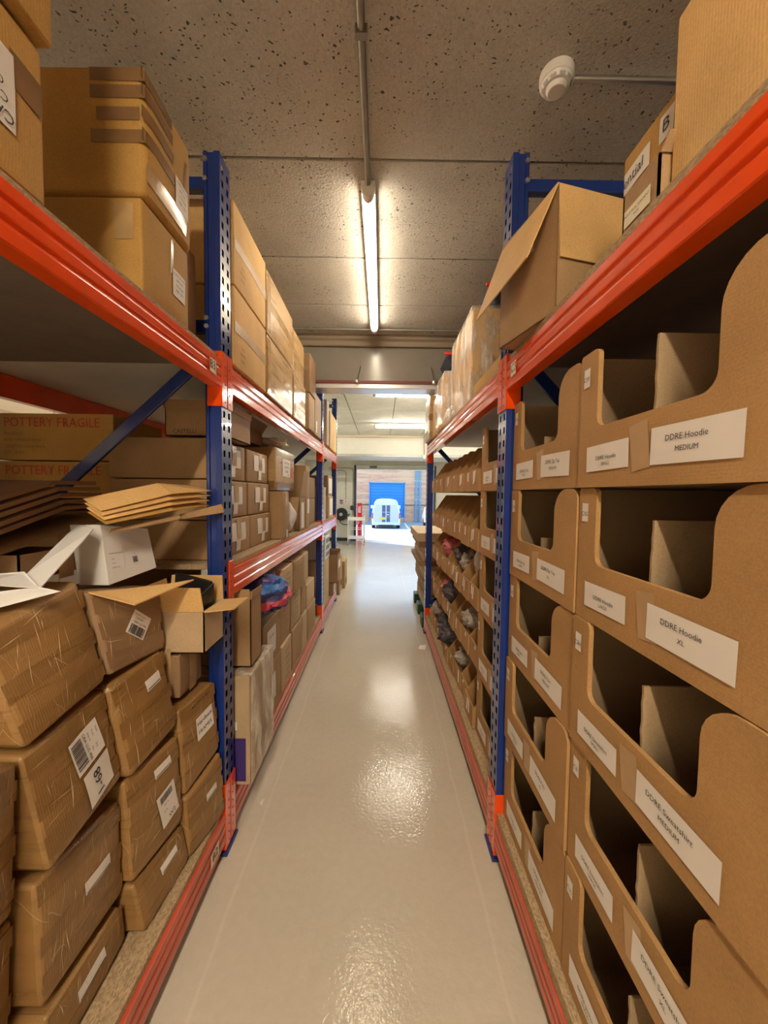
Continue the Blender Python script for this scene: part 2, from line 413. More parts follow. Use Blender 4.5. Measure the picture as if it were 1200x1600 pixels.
# ---- cartons
FACES = {}
def hexa(n, f, side, mats, bulge, wob, bev=.004):
    pass
def carton(name, label, y0, y1, z0, z1, xf, depth, side, mat, cat='box', group=None, bulge=.004, wob=.003, front=None, bevel=.005, skew=0.0, N=8):
    """closed carton. side -1: stands left of the aisle (front looks to +X); +1: right of it. front: its own four front corners (near-bottom, far-bottom, far-top, near-top)"""
    d = V((side*depth, 0, 0))
    if front: nb, fb, ft, nt = [V(p) for p in front]
    else: nb, fb, ft, nt = V((xf, y0, z0)), V((xf+side*-skew, y1, z0)), V((xf+side*-skew, y1, z1)), V((xf, y0, z1))
    NB, FB, FT, NT = nb+d, fb+d, ft+d, nt+d
    if side < 0: q = dict(F=(nb, fb, ft, nt), N=(NB, nb, nt, NT), T=(nt, ft, FT, NT), R=(fb, FB, FT, ft), B=(NB, FB, fb, nb), K=(FB, NB, NT, FT))
    else: q = dict(F=(fb, nb, nt, ft), N=(nb, NB, NT, nt), T=(ft, nt, NT, FT), R=(FB, fb, ft, FT), B=(fb, FB, NB, nb), K=(NB, FB, FT, NT))
    fc = {k: Face(*p, bulge=bulge if k == 'F' else 0, wob=wob if k == 'F' else 0) for k, p in q.items()}
    c = (nb+fb+NB+FB)/4
    r = root(name, c, label, cat, group)
    mb = MB()
    for k, F in fc.items(): mb.grid(lambda u, v, F=F: F.P(u, v), N, N)
    b = finish('body', mb, mat, r, smooth=True, merge=.0008, bevel=bevel)
    FACES[r.name] = fc
    return r, fc
def wrap(r, fc, mat, pad=.004, wob=.006, faces='FNTR'):
    mb = MB(); cs = sum((p for k in fc for p in fc[k].c), V((0, 0, 0)))/(4*len(fc))
    for k in faces:
        F = fc[k]; G2 = Face(*[p+(p-cs).normalized()*pad*1.5 for p in F.c], bulge=F.b+pad, wob=wob)
        mb.grid(lambda u, v: G2.P(u, v), 18, 18)
    zb = min(p.z for k in fc for p in fc[k].c)+.002
    for p in mb.v: p.z = max(p.z, zb)
    return finish('stretch_wrap', mb, mat, r, smooth=True, merge=.002)
def open_carton(name, label, x0, x1, y0, y1, z0, z1, mat, flaps, cat='box', group=None, t=.004, inner=None, fmat=None):
    r = root(name, ((x0+x1)/2, (y0+y1)/2, z0), label, cat, group)
    mb = MB()
    mb.box(x0, x1, y0, y1, z0, z0+t); mb.box(x0, x0+t, y0, y1, z0, z1); mb.box(x1-t, x1, y0, y1, z0, z1)
    mb.box(x0, x1, y0, y0+t, z0, z1); mb.box(x0, x1, y1-t, y1, z0, z1)
    finish('body', mb, mat, r)
    for sd, ang, ln, *ex in flaps:
        a = math.radians(ang); sl = ex[0] if ex else 0.0
        if sd == 'xp': h = [(x1, y0, z1), (x1, y1, z1)]; o = V((1, 0, 0)); al = V((0, 1, 0))
        elif sd == 'xm': h = [(x0, y1, z1), (x0, y0, z1)]; o = V((-1, 0, 0)); al = V((0, -1, 0))
        elif sd == 'ym': h = [(x0, y0, z1), (x1, y0, z1)]; o = V((0, -1, 0)); al = V((1, 0, 0))
        else: h = [(x1, y1, z1), (x0, y1, z1)]; o = V((0, 1, 0)); al = V((-1, 0, 0))
        d = (o*math.sin(a)+V((0, 0, 1))*math.cos(a))*ln
        p0, p1 = V(h[0]), V(h[1])
        finish('flap', MB().slab(p0, p1, p1+d-al*.006+al*sl, p0+d+al*.006+al*sl, t), fmat or mat, r)
    fc = dict(XP=Face((x1, y0, z0), (x1, y1, z0), (x1, y1, z1), (x1, y0, z1)), XM=Face((x0, y1, z0), (x0, y0, z0), (x0, y0, z1), (x0, y1, z1)),
              N=Face((x0, y0, z0), (x1, y0, z0), (x1, y0, z1), (x0, y0, z1)))
    return r, fc

exec_order = []

# ------------------------------------------------------------------ the building
XL, XR = -.61, .465                          # aisle faces of the left and right racking
CEIL = 2.87; LINT = 3.43; FRONT = 11.4; FCEIL = 2.92
WL, WRN, WRF, WB = -2.35, 1.62, 3.1, -4.0
struct('floor', MB().box(WL-.1, WRF+.1, WB-.1, FRONT+.35, -.12, 0), FLOOR)
mb = MB()
ed = [WB, -2.45, -1.65, -.80, .02, .84, 1.65, 2.31, 2.87, LINT+.1]
for i, (a, b) in enumerate(zip(ed, ed[1:])):
    mb.box(WL-.1, WRN+.1, a+.006, b-.006, CEIL, CEIL+.1)
    mb.box(WL-.1, WRN+.1, b-.007, b+.007, CEIL+.022, CEIL+.1)
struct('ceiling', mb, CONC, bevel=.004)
mb = MB()
ex = [WL-.1, -2.1, -1.34, -.577, .19, .955, 1.72, 2.49, WRF+.1]; ey = [LINT+.3, 3.95, 5.28, 6.6, 8.0, 9.45]
for a, b in zip(ex, ex[1:]):
    for c, d in zip(ey, ey[1:]): mb.box(a+.008, b-.008, c+.006, d-.006, FCEIL, FCEIL+.08)
mb.box(WL-.1, WRF+.1, LINT+.3, FRONT+.1, FCEIL+.03, FCEIL+.12)
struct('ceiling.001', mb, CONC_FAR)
struct('wall_left', MB().box(WL-.15, WL, WB, FRONT+.1, 0, CEIL+.15), BLOCK)
struct('wall_right', MB().box(WRN, WRN+.15, WB, LINT+.3, 0, CEIL+.1), plain('shade_brown_wall', (.10, .075, .055), .8))  # wall colour darkened to put shade behind the bins
struct('wall_right.001', MB().box(WRF, WRF+.15, LINT+.1, FRONT+.1, 0, FCEIL+.15), CREAM)
struct('wall_right.002', MB().box(WRN+.15, WRF, LINT+.1, LINT+.3, 0, FCEIL+.1), CREAM)
struct('wall_back', MB().box(WL-.1, WRN+.1, WB-.15, WB, 0, CEIL+.1), BLOCK)
DX0, DX1, DZ = -.78, 1.58, 2.20              # the open roller door to the yard
mb = MB().box(WL-.1, DX0-.07, FRONT, FRONT+.2, 0, FCEIL+.1).box(DX1+.07, WRF+.1, FRONT, FRONT+.2, 0, FCEIL+.1).box(DX0-.07, DX1+.07, FRONT, FRONT+.2, DZ+.13, FCEIL+.1)
struct('wall_front', mb, CREAM)
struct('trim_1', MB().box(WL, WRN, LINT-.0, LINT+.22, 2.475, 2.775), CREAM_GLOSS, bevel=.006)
mb = MB().prism([(LINT-.05, CEIL), (LINT-.05, 2.835), (LINT-.025, 2.82), (LINT-.02, 2.79), (LINT-.03, 2.775), (LINT+.2, 2.775), (LINT+.2, CEIL)], 'X', WL, WRN)
struct('trim_2', mb, plain('brown_cornice', (.24, .19, .14), .6))
struct('trim_3', MB().box(WL, WRN, LINT-.012, LINT+.0, 2.452, 2.476), MAROON)
struct('trim_4', MB().box(WL, WRN, LINT+.0, LINT+.2, 2.41, 2.474), ALU, bevel=.005)
struct('trim_5', MB().box(WL, WRF, 9.45, FRONT, 2.45, FCEIL+.05), CREAM)
struct('trim_6', MB().box(WL, WRF, 9.38, 9.45, FCEIL-.05, FCEIL), plain('buff_edge', (.55, .45, .34), .6))
struct('baseboard_front', MB().box(WL, DX0-.07, FRONT-.03, FRONT, 0, .10).box(DX1+.07, WRF, FRONT-.03, FRONT, 0, .10), DARKGREY)
struct('door_1', MB().box(DX0-.07, DX0-.01, FRONT-.05, FRONT+.22, 0, DZ+.13).box(DX1+.01, DX1+.07, FRONT-.05, FRONT+.22, 0, DZ+.13), DARKGREY, bevel=.004)
struct('door_1_header', MB().box(DX0-.01, DX1+.01, FRONT-.06, FRONT+.24, DZ+.0, DZ+.13).box(DX0-.01, DX1+.01, FRONT-.075, FRONT-.06, DZ, DZ+.02), CREAM, bevel=.004).name = 'door_1.001'
struct('trim_7', MB().box(WL, WRF, 9.36, 9.40, 2.385, 2.45), GALV)   # cable trunking under the beam

# the yard outside: slopes down to the far building
def gz(Y): return 0.0 if Y < 11.75 else -.066*(Y-11.75) if Y < 25.2 else -.066*13.45
mb = MB(); ys = [11.75, 16, 20, 25.2, 31.4]
mb.add([(x, y, gz(y)) for y in ys for x in (-16, 18)]+[(x, y, gz(y)-.3) for y in ys for x in (-16, 18)],
       [(2*i, 2*i+1, 2*i+3, 2*i+2) for i in range(4)]+[(10+2*i, 12+2*i, 13+2*i, 11+2*i) for i in range(4)])
struct('yard_ground', mb, ASPH).name = 'ground'
GY = gz(30)

# ------------------------------------------------------------------ racking
def post(x, side, y0, ztop, parent, holes=True, wy=.09):
    mb = MB()
    ys = [y0, y0+.014, y0+.031, y0+wy-.031, y0+wy-.014, y0+wy]
    z = .012; k = 0
    while z < ztop-.001:
        z2 = min(ztop, z+.025)
        for i, (a, b) in enumerate(zip(ys, ys[1:])):
            if holes and k % 2 and i in (1, 3) and z2 < ztop-.02: continue
            mb.add([(x, a, z), (x, b, z), (x, b, z2), (x, a, z2)], [(0, 1, 2, 3)])
        z = z2; k += 1
    for yy, o in ((y0, 1), (y0+wy, -1)):
        pr = [(x, yy), (x+side*.022, yy), (x+side*.026, yy+o*.006), (x+side*.046, yy+o*.006), (x+side*.048, yy), (x+side*.060, yy)]
        for p, q in zip(pr, pr[1:]):
            mb.add([(p[0], p[1], .012), (q[0], q[1], .012), (q[0], q[1], ztop), (p[0], p[1], ztop)], [(0, 1, 2, 3)])
        mb.box(min(x+side*.058, x+side*.060), max(x+side*.058, x+side*.060), min(yy, yy+o*.022), max(yy, yy+o*.022), .012, ztop)
    p = finish('upright', mb, BLUE, parent)
    finish('base_plate', MB().box(min(x-side*.012, x+side*.085), max(x-side*.012, x+side*.085), y0-.012, y0+wy+.012, 0, .012), BLUE_PLATE, p, bevel=.002)
    return p
def beam_outline(h):
    k = h/.10
    return [(0, 0), (0, .030*k), (.005, .033*k), (.005, .039*k), (0, .042*k), (0, .064*k), (.005, .067*k), (.005, .073*k), (0, .076*k), (0, h), (.045, h), (.045, 0)]
def beam(x, side, ya, yb, ztop, parent, h=.10, mat=None):
    pts = [(x+side*d, ztop-h+z) for d, z in beam_outline(h)]
    return finish('beam', MB().prism(pts, 'Y', ya, yb), mat or ORANGE, parent, bevel=.003, seg=2)
def connector(x, side, y0, near, ztop, parent, wy=.09, zb=None, zt=None):
    zb = ztop-.17 if zb is None else zb; zt = ztop+.035 if zt is None else zt
    ya, yb = (y0-.004, y0+wy*.46) if near else (y0+wy*.54, y0+wy+.004)
    mb = MB().box(min(x-side*.005, x), max(x-side*.005, x), ya, yb, zb, zt)
    s0, s1 = sorted((x-side*.005, x+side*.052))
    mb.box(s0, s1, *((y0-.005, y0-.001) if near else (y0+wy+.001, y0+wy+.005)), zb, zt)
    c = finish('beam_connector', mb, ORANGE, parent, bevel=.0015, seg=1)
    m2 = MB(); z = zb+.02; yc = (ya+yb)/2
    while z < zt-.02:
        m2.cyl((x-side*.0045, yc+(.007 if near else -.007), z), (x-side*.0062, yc+(.007 if near else -.007), z), .0038, n=8); z += .0335
    finish('connector_slots', m2, DARKGREY, c)
    return c
def frame(side, xf, xb, y0, ztop, parent, bolts=True):
    p = post(xf, side, y0, ztop, parent); post(xb-side*.06, side, y0, ztop, parent, holes=False)
    a, b = xf+side*.05, xb-side*.05; ym = y0+.045
    for z in (.28, 2.085, ztop-.09):
        finish('frame_brace', MB().box(min(a, b), max(a, b), ym-.016, ym+.016, z-.022, z+.022), BLUE, parent, bevel=.002)
    for za, zb_ in ((1.985, 1.12), (.30, 1.09)):
        n = V((b-a, 0, zb_-za)).normalized().cross(V((0, 1, 0)))*.022
        m_ = MB(); q = [V((a, 0, za))-n, V((b, 0, zb_))-n, V((b, 0, zb_))+n, V((a, 0, za))+n]
        m_.prism([(k.x, k.z) for k in q], 'Y', ym-.032, ym-.018)
        finish('frame_brace', m_, BLUE, parent, bevel=.002)
    m = MB()
    for z in (.30, 1.985, 2.07, 2.10, ztop-.10, ztop-.03): m.cyl((xf+side*.053, y0+.002, z), (xf+side*.053, y0-.006, z), .009, n=6)
    finish('frame_bolt', m, STEEL, p)
def shelf(xf, xb, side, ya, yb, z, t, parent, mat, edge=True):
    a, b = sorted((xf, xb))
    s = finish('shelf_board', MB().box(a, b, ya, yb, z, z+t), mat, parent)
    if edge:
        e0, e1 = sorted((xf, xf-side*.002))
        finish('board_edge', MB().box(e0, e1, ya, yb, z, z+t), CHIP, s)
    return s

BL, BR = -1.66, 1.40
left = root('pallet_rack', (XL-.45, 2.2, 0), 'blue and orange shelving rack full of mixed brown cartons, left of the aisle', 'rack', 'shelving racks along the aisle')
UL = [-.98, 1.425, 3.80, 4.95]
for y in UL: frame(-1, XL, BL, y, 2.70, left)
TOPZ, MIDZ, BASEZ = 1.945, 1.140, .166
for a, b, lv in ((0, 1, (TOPZ, BASEZ)), (1, 2, (TOPZ, MIDZ, BASEZ)), (2, 3, (TOPZ, MIDZ, BASEZ))):
    ya, yb = UL[a]+.095, UL[b]-.005; sa, sb_ = UL[a]+.046, UL[b]+.044
    for z in lv:
        h = .112 if z == BASEZ else .11 if z == MIDZ else .10
        bm_ = beam(XL+.004, -1, ya, yb, z, left, h, SCUFFED if z == BASEZ else None)
        beam(BL-.004, 1, ya, yb, z, left, h)
        zb, zt = (.02, .29) if z == BASEZ else (z-.17, z+.035)
        if a: connector(XL, -1, UL[a], False, z, left, zb=zb, zt=zt)
        connector(XL, -1, UL[b], True, z, left, zb=zb, zt=zt)
        shelf(XL-.012, BL+.01, -1, sa, sb_, z+.001, .019, left, (SHADEBOARD if a == 0 else MELAMINE) if z == TOPZ else CHIP)
        if a == 0:
            F = Face((XL+.0045, yb-.20, z-h), (XL+.0045, yb, z-h), (XL+.0045, yb, z), (XL+.0045, yb-.20, z))
            if z == TOPZ: paper(F, bm_, .60, .52, .050, .046, lines=[('B3', -.08, .03, .042), ('>', .36, -.28, .02)], name='bay_label', mat=PAPER_C, off=.0035)
            else: paper(F, bm_, .48, .5, .066, .050, lines=[('B2', .0, .0, .042)], name='bay_label', mat=PAPER_C, off=.0035)
right = root('pallet_rack', (XR+.45, 2.2, 0), 'blue and orange shelving rack filled with open-fronted picking bins, right of the aisle', 'rack', 'shelving racks along the aisle')
UR = [-.98, 1.41, 3.82]
RBASE = .160
for y in UR: frame(1, XR, BR, y, 2.70, right)
for a, b in ((0, 1), (1, 2)):
    ya, yb = UR[a]+.095, UR[b]-.005
    for z in (TOPZ, RBASE):
        h = .098 if z == RBASE else .10
        bm_ = beam(XR-.004, 1, ya, yb, z, right, h, SCUFFED if z == RBASE else None); beam(BR+.004, -1, ya, yb, z, right, h)
        zb, zt = (.02, .27) if z == RBASE else (z-.17, z+.035)
        if a: connector(XR, 1, UR[a], False, z, right, zb=zb, zt=zt)
        connector(XR, 1, UR[b], True, z, right, zb=zb, zt=zt)
        t = .036 if z == RBASE else .022
        shelf(XR+.006, BR-.01, 1, UR[a]+.046, UR[b]+.044, z+.001, t, right, (SHADEBOARD if a == 0 else MELAMINE) if z == TOPZ else CHIP)
        if a == 0 and z == TOPZ:
            F = Face((XR-.0045, yb, z-h), (XR-.0045, yb-.2, z-h), (XR-.0045, yb-.2, z), (XR-.0045, yb, z))
            paper(F, bm_, .40, .52, .052, .046, lines=[('C3', .1, .03, .042), ('<', -.34, -.2, .02)], name='bay_label', mat=PAPER_C, off=.0035)
LTOP, LMID, LBASE = TOPZ+.021, MIDZ+.021, BASEZ+.021
RTOP, RB = TOPZ+.024, RBASE+.038

# ------------------------------------------------------------------ lamps and ceiling fittings
def batten(label, a, b, z, mat, grp):
    a, b = V(a), V(b); d = (b-a).normalized(); n = V((-d.y, d.x, 0))
    r = root('batten_light', ((a.x+b.x)/2, (a.y+b.y)/2, z), label, 'light', grp)
    def q(t, s, zz): p = a+d*t+n*s; return (p.x, p.y, zz)
    L = (b-a).length
    mb = MB(); o = [(-.033, z), (-.033, z-.028), (.033, z-.028), (.033, z)]
    mb.add([q(0, s, zz) for s, zz in o]+[q(L, s, zz) for s, zz in o], [(0, 1, 2, 3), (7, 6, 5, 4)]+[(i, i+4, (i+1) % 4+4, (i+1) % 4) for i in range(4)])
    finish('housing', mb, WHITEPL, r, bevel=.003)
    mb = MB(); k = 10; pts = [(.026*math.cos(PI+PI*i/k), z-.028+.040*math.sin(PI+PI*i/k)) for i in range(k+1)]
    mb.add([q(.045, s, zz) for s, zz in pts]+[q(L-.045, s, zz) for s, zz in pts], [tuple(range(k+1)), tuple(range(2*k+1, k, -1))]+[(i, i+k+1, i+k+2, i+1) for i in range(k)])
    finish('diffuser', mb, mat, r, smooth=True)
    for t0, t1 in ((.0, .044), (L-.044, L)):
        mb = MB(); pts2 = [(s*1.08, zz if zz > z-.03 else z-.028+(zz-z+.028)*1.06) for s, zz in pts]
        mb.add([q(t0, s, zz) for s, zz in pts2]+[q(t1, s, zz) for s, zz in pts2], [tuple(range(k+1)), tuple(range(2*k+1, k, -1))]+[(i, i+k+1, i+k+2, i+1) for i in range(k)])
        finish('end_cap', mb, WHITEPL, r)
    return r
batten('lit strip light running down the ceiling above the aisle', (-.079, 1.75, 0), (-.079, 3.20, 0), CEIL, TUBE, 'strip lights over the aisles')
batten('strip light above the aisle just behind the viewer', (-.079, -1.95, 0), (-.079, -.50, 0), CEIL, TUBE_BACK, 'strip lights over the aisles')
batten('strip light above the aisle near the back wall', (-.079, -3.7, 0), (-.079, -2.25, 0), CEIL, TUBE_BACK, 'strip lights over the aisles')
batten('strip light beside the block wall behind the carton rack', (-1.93, 1.9, 0), (-1.93, 3.3, 0), CEIL, TUBE, 'strip lights over the aisles')
batten('nearer of two crosswise strip lights beyond the lintel', (-.14, 5.3, 0), (1.36, 5.3, 0), FCEIL-.03, TUBE_FAR, 'crosswise strip lights by the yard door')
batten('added hidden strip light brightening the far room, over the far side of the bin rack', (1.75, 5.3, 0), (3.0, 5.3, 0), FCEIL-.03, TUBE_FAR, 'crosswise strip lights by the yard door')  # out-of-view lamp added to brighten the far room
batten('added hidden strip light brightening the far ceiling near the cream beam, bin rack side', (1.75, 7.75, 0), (3.0, 7.75, 0), FCEIL-.03, TUBE_FAR, 'crosswise strip lights by the yard door')  # lamp added behind the rack to lift far ceiling and walls
batten('added hidden strip light brightening the far ceiling near the cream beam, carton rack side', (-2.3, 7.75, 0), (-1.15, 7.75, 0), FCEIL-.03, TUBE_FAR, 'crosswise strip lights by the yard door')  # unseen lamp added for more light on the far ceiling
batten('farther crosswise strip light, close to the cream beam', (-.18, 7.75, 0), (1.32, 7.75, 0), FCEIL-.03, TUBE_FAR, 'crosswise strip lights by the yard door')
c = MB().tube([(-.079, -.50, CEIL-.013), (-.079, 1.76, CEIL-.013)], .0125, 10)
for y in (.25, 1.2): c.box(-.098, -.060, y-.01, y+.01, CEIL-.028, CEIL)
tag(finish('conduit', c, GALV, smooth=True), 'grey metal conduit feeding the aisle strip light', 'conduit')
c = MB().tube([(WL+.02, 3.25, CEIL-.012), (WRN-.02, 3.25, CEIL-.012)], .010, 8)
for x in (-.62, .42): c.box(x-.014, x+.014, 3.232, 3.268, CEIL-.03, CEIL)
tag(finish('conduit', c, GALV, smooth=True), 'thin conduit crossing the ceiling just before the lintel', 'conduit')
c = MB().tube([(.60, 1.315, CEIL-.016), (1.05, 1.315, CEIL-.016)], .0105, 10).cyl((.99, 1.315, CEIL-.016), (1.03, 1.315, CEIL-.016), .015)
tag(finish('conduit', c, STEEL, smooth=True), 'short shiny conduit running out from the smoke detector', 'conduit')
r = root('smoke_detector', (.572, 1.315, CEIL), 'round white smoke detector on the ceiling near the right rack', 'smoke detector')
finish('base', MB().cyl((.572, 1.315, CEIL), (.572, 1.315, CEIL-.030), .055, .054, 32), WHITEPL, r, smooth=True, bevel=.003)
mb = MB().cyl((.572, 1.315, CEIL-.030), (.572, 1.315, CEIL-.046), .050, .042, 32)
finish('sensing_chamber', mb, WHITEPL, r, smooth=True)
mb = MB()
for i in range(10):
    a0, a1 = 2*PI*(i+.18)/10, 2*PI*(i+.82)/10
    P = lambda a, rr, z: (.572+rr*math.cos(a), 1.315+rr*math.sin(a), z)
    mb.add([P(a0, .0475, CEIL-.0385), P(a1, .0475, CEIL-.0385), P(a1, .0432, CEIL-.0462), P(a0, .0432, CEIL-.0462)], [(0, 1, 2, 3)])
finish('vent_slots', mb, GREYPL, r)
finish('cap', MB().cyl((.572, 1.315, CEIL-.046), (.572, 1.315, CEIL-.060), .034, .027, 32), WHITEPL, r, smooth=True, bevel=.002)
for x, lb in ((-.235, 'thin dark rod dropping to the shutter rail, nearer the carton rack'), (.46, 'thin dark rod dropping to the shutter rail, beside the wrapped cartons')):
    s = -1 if x < 0 else 1
    r = root('hanger_rod', (x, LINT-.03, 2.45), lb, 'rod', 'rods at the shutter rail')
    finish('rod', MB().cyl((x+s*-.03, LINT-.02, 2.60), (x, LINT-.03, 2.47), .004, n=8), DARKGREY, r)
    finish('fixing', MB().cyl((x, LINT-.03, 2.474), (x, LINT-.03, 2.452), .018, n=12), STEEL, r)

# ------------------------------------------------------------------ large picking bins, right rack
BH = .3185
def bin_meshes(W, D=.42):
    lip, fa, ne = .137, .072, .122
    pts = [(0, 0), (W, 0), (W, BH-.032)]
    arc = lambda cx, cy, r, a0, a1, n=6: [(cx+r*math.cos(math.radians(a0+(a1-a0)*i/n)), cy+r*math.sin(math.radians(a0+(a1-a0)*i/n))) for i in range(n+1)]
    pts += arc(W-.03, BH-.032, .03, 0, 90)[1:]
    pts += arc(W-ne+.065, BH-.067, .065, 90, 180)+arc(W-ne-.03, lip+.03, .03, 0, -90)
    pts += arc(fa+.026, lip+.026, .026, 270, 180)+arc(fa-.014, BH-.016, .014, 0, 90)+[(.004, BH-.002), (0, BH-.008)]
    return pts
def big_bin(ytop, W, row, label, tagtxt, l1, l2, grp, x0=XR+.027, kd=.46, kh=.70, jit=0.0):
    z0 = RB+row*BH; D = .42; x0 = x0+jit
    Y = lambda u: ytop-u                        # u runs from the far post towards the viewer
    r = root('picking_bin', (x0+D/2, ytop-W/2, z0), label, 'bin', grp)
    mb = MB().prism([(Y(u), z0+h) for u, h in bin_meshes(W)], 'X', x0, x0+.011)
    fp = finish('front_panel', mb, BINCARD, r)
    mb = MB().box(x0+.011, x0+D, ytop-.005, ytop-.001, z0, z0+BH-.004).box(x0+.011, x0+D, ytop-W+.001, ytop-W+.005, z0, z0+BH-.004)
    mb.box(x0+.011, x0+D, ytop-W+.005, ytop-.005, z0, z0+.005).box(x0+D-.005, x0+D, ytop-W+.005, ytop-.005, z0, z0+BH-.004)
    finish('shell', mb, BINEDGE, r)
    yd = ytop-W*kd
    mb = MB(); n = 14; rnd = random.Random(row*7+int(W*100)); fr = [(x0+.014+rnd.uniform(0, .003), z0+.005+(BH*kh)*i/n) for i in range(n+1)]
    mb.prism(fr+[(x0+D-.006, z0+.005+BH*kh), (x0+D-.006, z0+.005)], 'Y', yd, yd+.005)
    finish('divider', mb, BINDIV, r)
    F = Face((x0, ytop, z0), (x0, ytop-W, z0), (x0, ytop-W, z0+BH), (x0, ytop, z0+BH))
    big = W > .45
    a, b = (.115, .325)
    if l1: paper(F, fp, .115/W, .066/BH, .150, .058 if big else .06, rot=1, lines=[(l1[0], 0, -.02, .0125), (l1[1], .0, -.26, .0105)], mat=PAPER, name='paper_label')
    if l2: paper(F, fp, (.338 if big else .33 if W > .42 else .315)/W, .068/BH, .176 if big else .165 if W > .42 else .14, .066, rot=-1, lines=[(l2[0], -.06, .16, .0145), (l2[1], -.04, -.14, .0125)], mat=PAPER, name='paper_label')
    paper(F, fp, .030/W, (BH-.060)/BH, .026, .044, lines=[(tagtxt, 0, -.08, .0145)], name='bin_tag', off=.002)
    mb = decal(F, fp, 'tape', BINCARD if False else TAPE_SOFT, *sheet(.05, .09, 3, 3), (.235+jit*4)/W, .075/BH, 8, .0012)
    return r
TAPE_SOFT = plain('matt_kraft_tape', (.47, .31, .165), .38, var=.12)
ordn = ['lowest', 'second from the bottom', 'middle', 'second from the top', 'topmost']
SZ = ('SMALL', 'MEDIUM'), ('LARGE', 'XL')
for row in range(5):
    k = 4-row
    it = 'DDRE Hoodie' if k < 2 else 'DDRE Sweatshirt' if k < 4 else 'DDRE Jacket'
    s = SZ[k % 2]
    big_bin(.925, .50, row, f'open-fronted cardboard bin nearest the viewer, {ordn[row]} of its stack, tag C3{"JIHGF"[row]}', 'C3'+'JIHGF'[row], (it, s[0]), (it, s[1]), 'large picking bins', kd=.47, kh=.86 if row == 4 else .78, jit=(.0, .004, -.002, .003, -.004)[row])
    it = 'DDRE Zip Top' if k < 2 else 'DDRE Polo' if k < 4 else 'DDRE Vest'
    big_bin(1.404, .472, row, f'open-fronted cardboard bin just before the blue post, {ordn[row]} of its stack', 'C3'+'EDCBA'[row], (it, s[0]), (it, s[1]), 'large picking bins', kd=.50, kh=.50 if row > 1 else .66, jit=(.002, -.003, .003, .0, .002)[row])
    it = 'DDRE Cap'
    big_bin(1.925, .415, row, f'open-fronted cardboard bin just past the blue post, {ordn[row]} of its stack', 'C4'+'EDCBA'[row], (it, s[0]), (it, s[1]), 'large picking bins', x0=XR+.05, kd=.55, kh=.6, jit=(.002, .0, .003, -.002, .0)[row])

# ------------------------------------------------------------------ small picking bins beyond the post
def small_bin_parts(W=.188, D=.40):
    H = .295; lip = .118
    side_pts = [(0, 0), (D, 0), (D, H), (.135, H), (.012, lip), (0, lip)]
    mb = MB().prism(side_pts, 'Y', 0, .004).prism(side_pts, 'Y', W-.004, W)
    mb.box(0, .005, .004, W-.004, 0, lip).box(.005, D, .004, W-.004, 0, .005).box(D-.005, D, .004, W-.004, 0, H)
    return mb
sb = small_bin_parts(); SBW = .1905; NSB = 9
small_mesh = None
ordk = ['nearest', 'second', 'third', 'fourth', 'fifth', 'sixth', 'seventh', 'eighth', 'farthest']
rown = ['bottom', 'second-lowest', 'middle', 'second-highest', 'top']
def tagmesh(h):
    return MB().add([(-.0015, .0, -h), (-.0015, .022, -h), (-.0012, .022, .03), (-.0012, 0, .03)], [(0, 1, 2, 3)])
for row in range(5):
    for k in range(NSB):
        y0 = 1.935+k*SBW+.055*(k > 5); z0 = RB+row*BH; x0 = XR+.045+.007*((k*7+row*3) % 4-1.5)
        if row == 4 and k == 2: pass
        lb = f'small sloping-front cardboard bin, {ordk[k]} from the large bins in the {rown[row]} row' if k not in (0, 8) else f'small sloping-front cardboard bin, {ordk[k]} of the {rown[row]} row'
        if small_mesh is None:
            r = root('small_picking_bin', (x0, y0, z0), lb, 'bin', 'small picking bins in five rows')
            b = finish('tray', MB().add([V(p)+V((x0, y0, z0)) for p in sb.v], sb.f), BINCARD, r); small_mesh = b.data
        else:
            r = root('small_picking_bin', (x0, y0, z0), lb, 'bin', 'small picking bins in five rows')
            b = bpy.data.objects.new('tray', small_mesh); COL.objects.link(b); b.parent = r; ORG[b.name] = V((x0, y0, z0))
        rnd = random.Random(row*31+k)
        h = .02 if rnd.random() < .35 else rnd.uniform(.045, .075)
        t = MB(); yy = y0+rnd.uniform(.03, .12); lean = rnd.uniform(-.012, .012)
        t.slab((x0-.0015, yy, z0+.112), (x0-.004, yy+lean, z0+.112-h), (x0-.004, yy+lean+.026, z0+.112-h), (x0-.0015, yy+.026, z0+.112), .0008)
        finish('bin_tag', t, PAPER, r)
        if h > .05 and rnd.random() < .6:
            t = MB(); yy = yy+.032 if yy < y0+.11 else yy-.035
            t.slab((x0-.0015, yy, z0+.108), (x0-.005, yy-lean, z0+.04), (x0-.005, yy-lean+.022, z0+.04), (x0-.0015, yy+.022, z0+.108), .0008)
            finish('bin_tag', t, PAPER, r)
def stuffing(row, k, mat, rx, ry, rz, dz, label, cat='garment', name='bagged_garment', dx=.13, amp=.3):
    y0 = 1.935+k*SBW+.055*(k > 5); z0 = RB+row*BH
    ry *= .90; rz *= .82; dz = .118+rz*1.05; dx = min(dx, .105)
    o = finish(name, MB().blob((XR+.045+dx, y0+SBW/2, z0+dz), (rx, ry*.80, rz), amp*1.15, 5, 44, 30), mat, smooth=True)
    return tag(o, label, cat, 'bagged goods in the small bins')
stuffing(2, 5, PINK, .10, .078, .10, .14, 'crumpled pink garment spilling from a bin of the middle row')
stuffing(2, 3, DARKCL, .08, .072, .09, .13, 'dark bagged garment standing in a bin of the middle row')
stuffing(2, 1, WHITEBAG, .05, .072, .11, .15, 'pale grey parcel upright in a bin of the middle row', 'parcel', 'parcel', .16, .1)
stuffing(2, 2, GREYBAG, .07, .07, .07, .11, 'grey plastic-bagged item in a bin of the middle row', dx=.09)
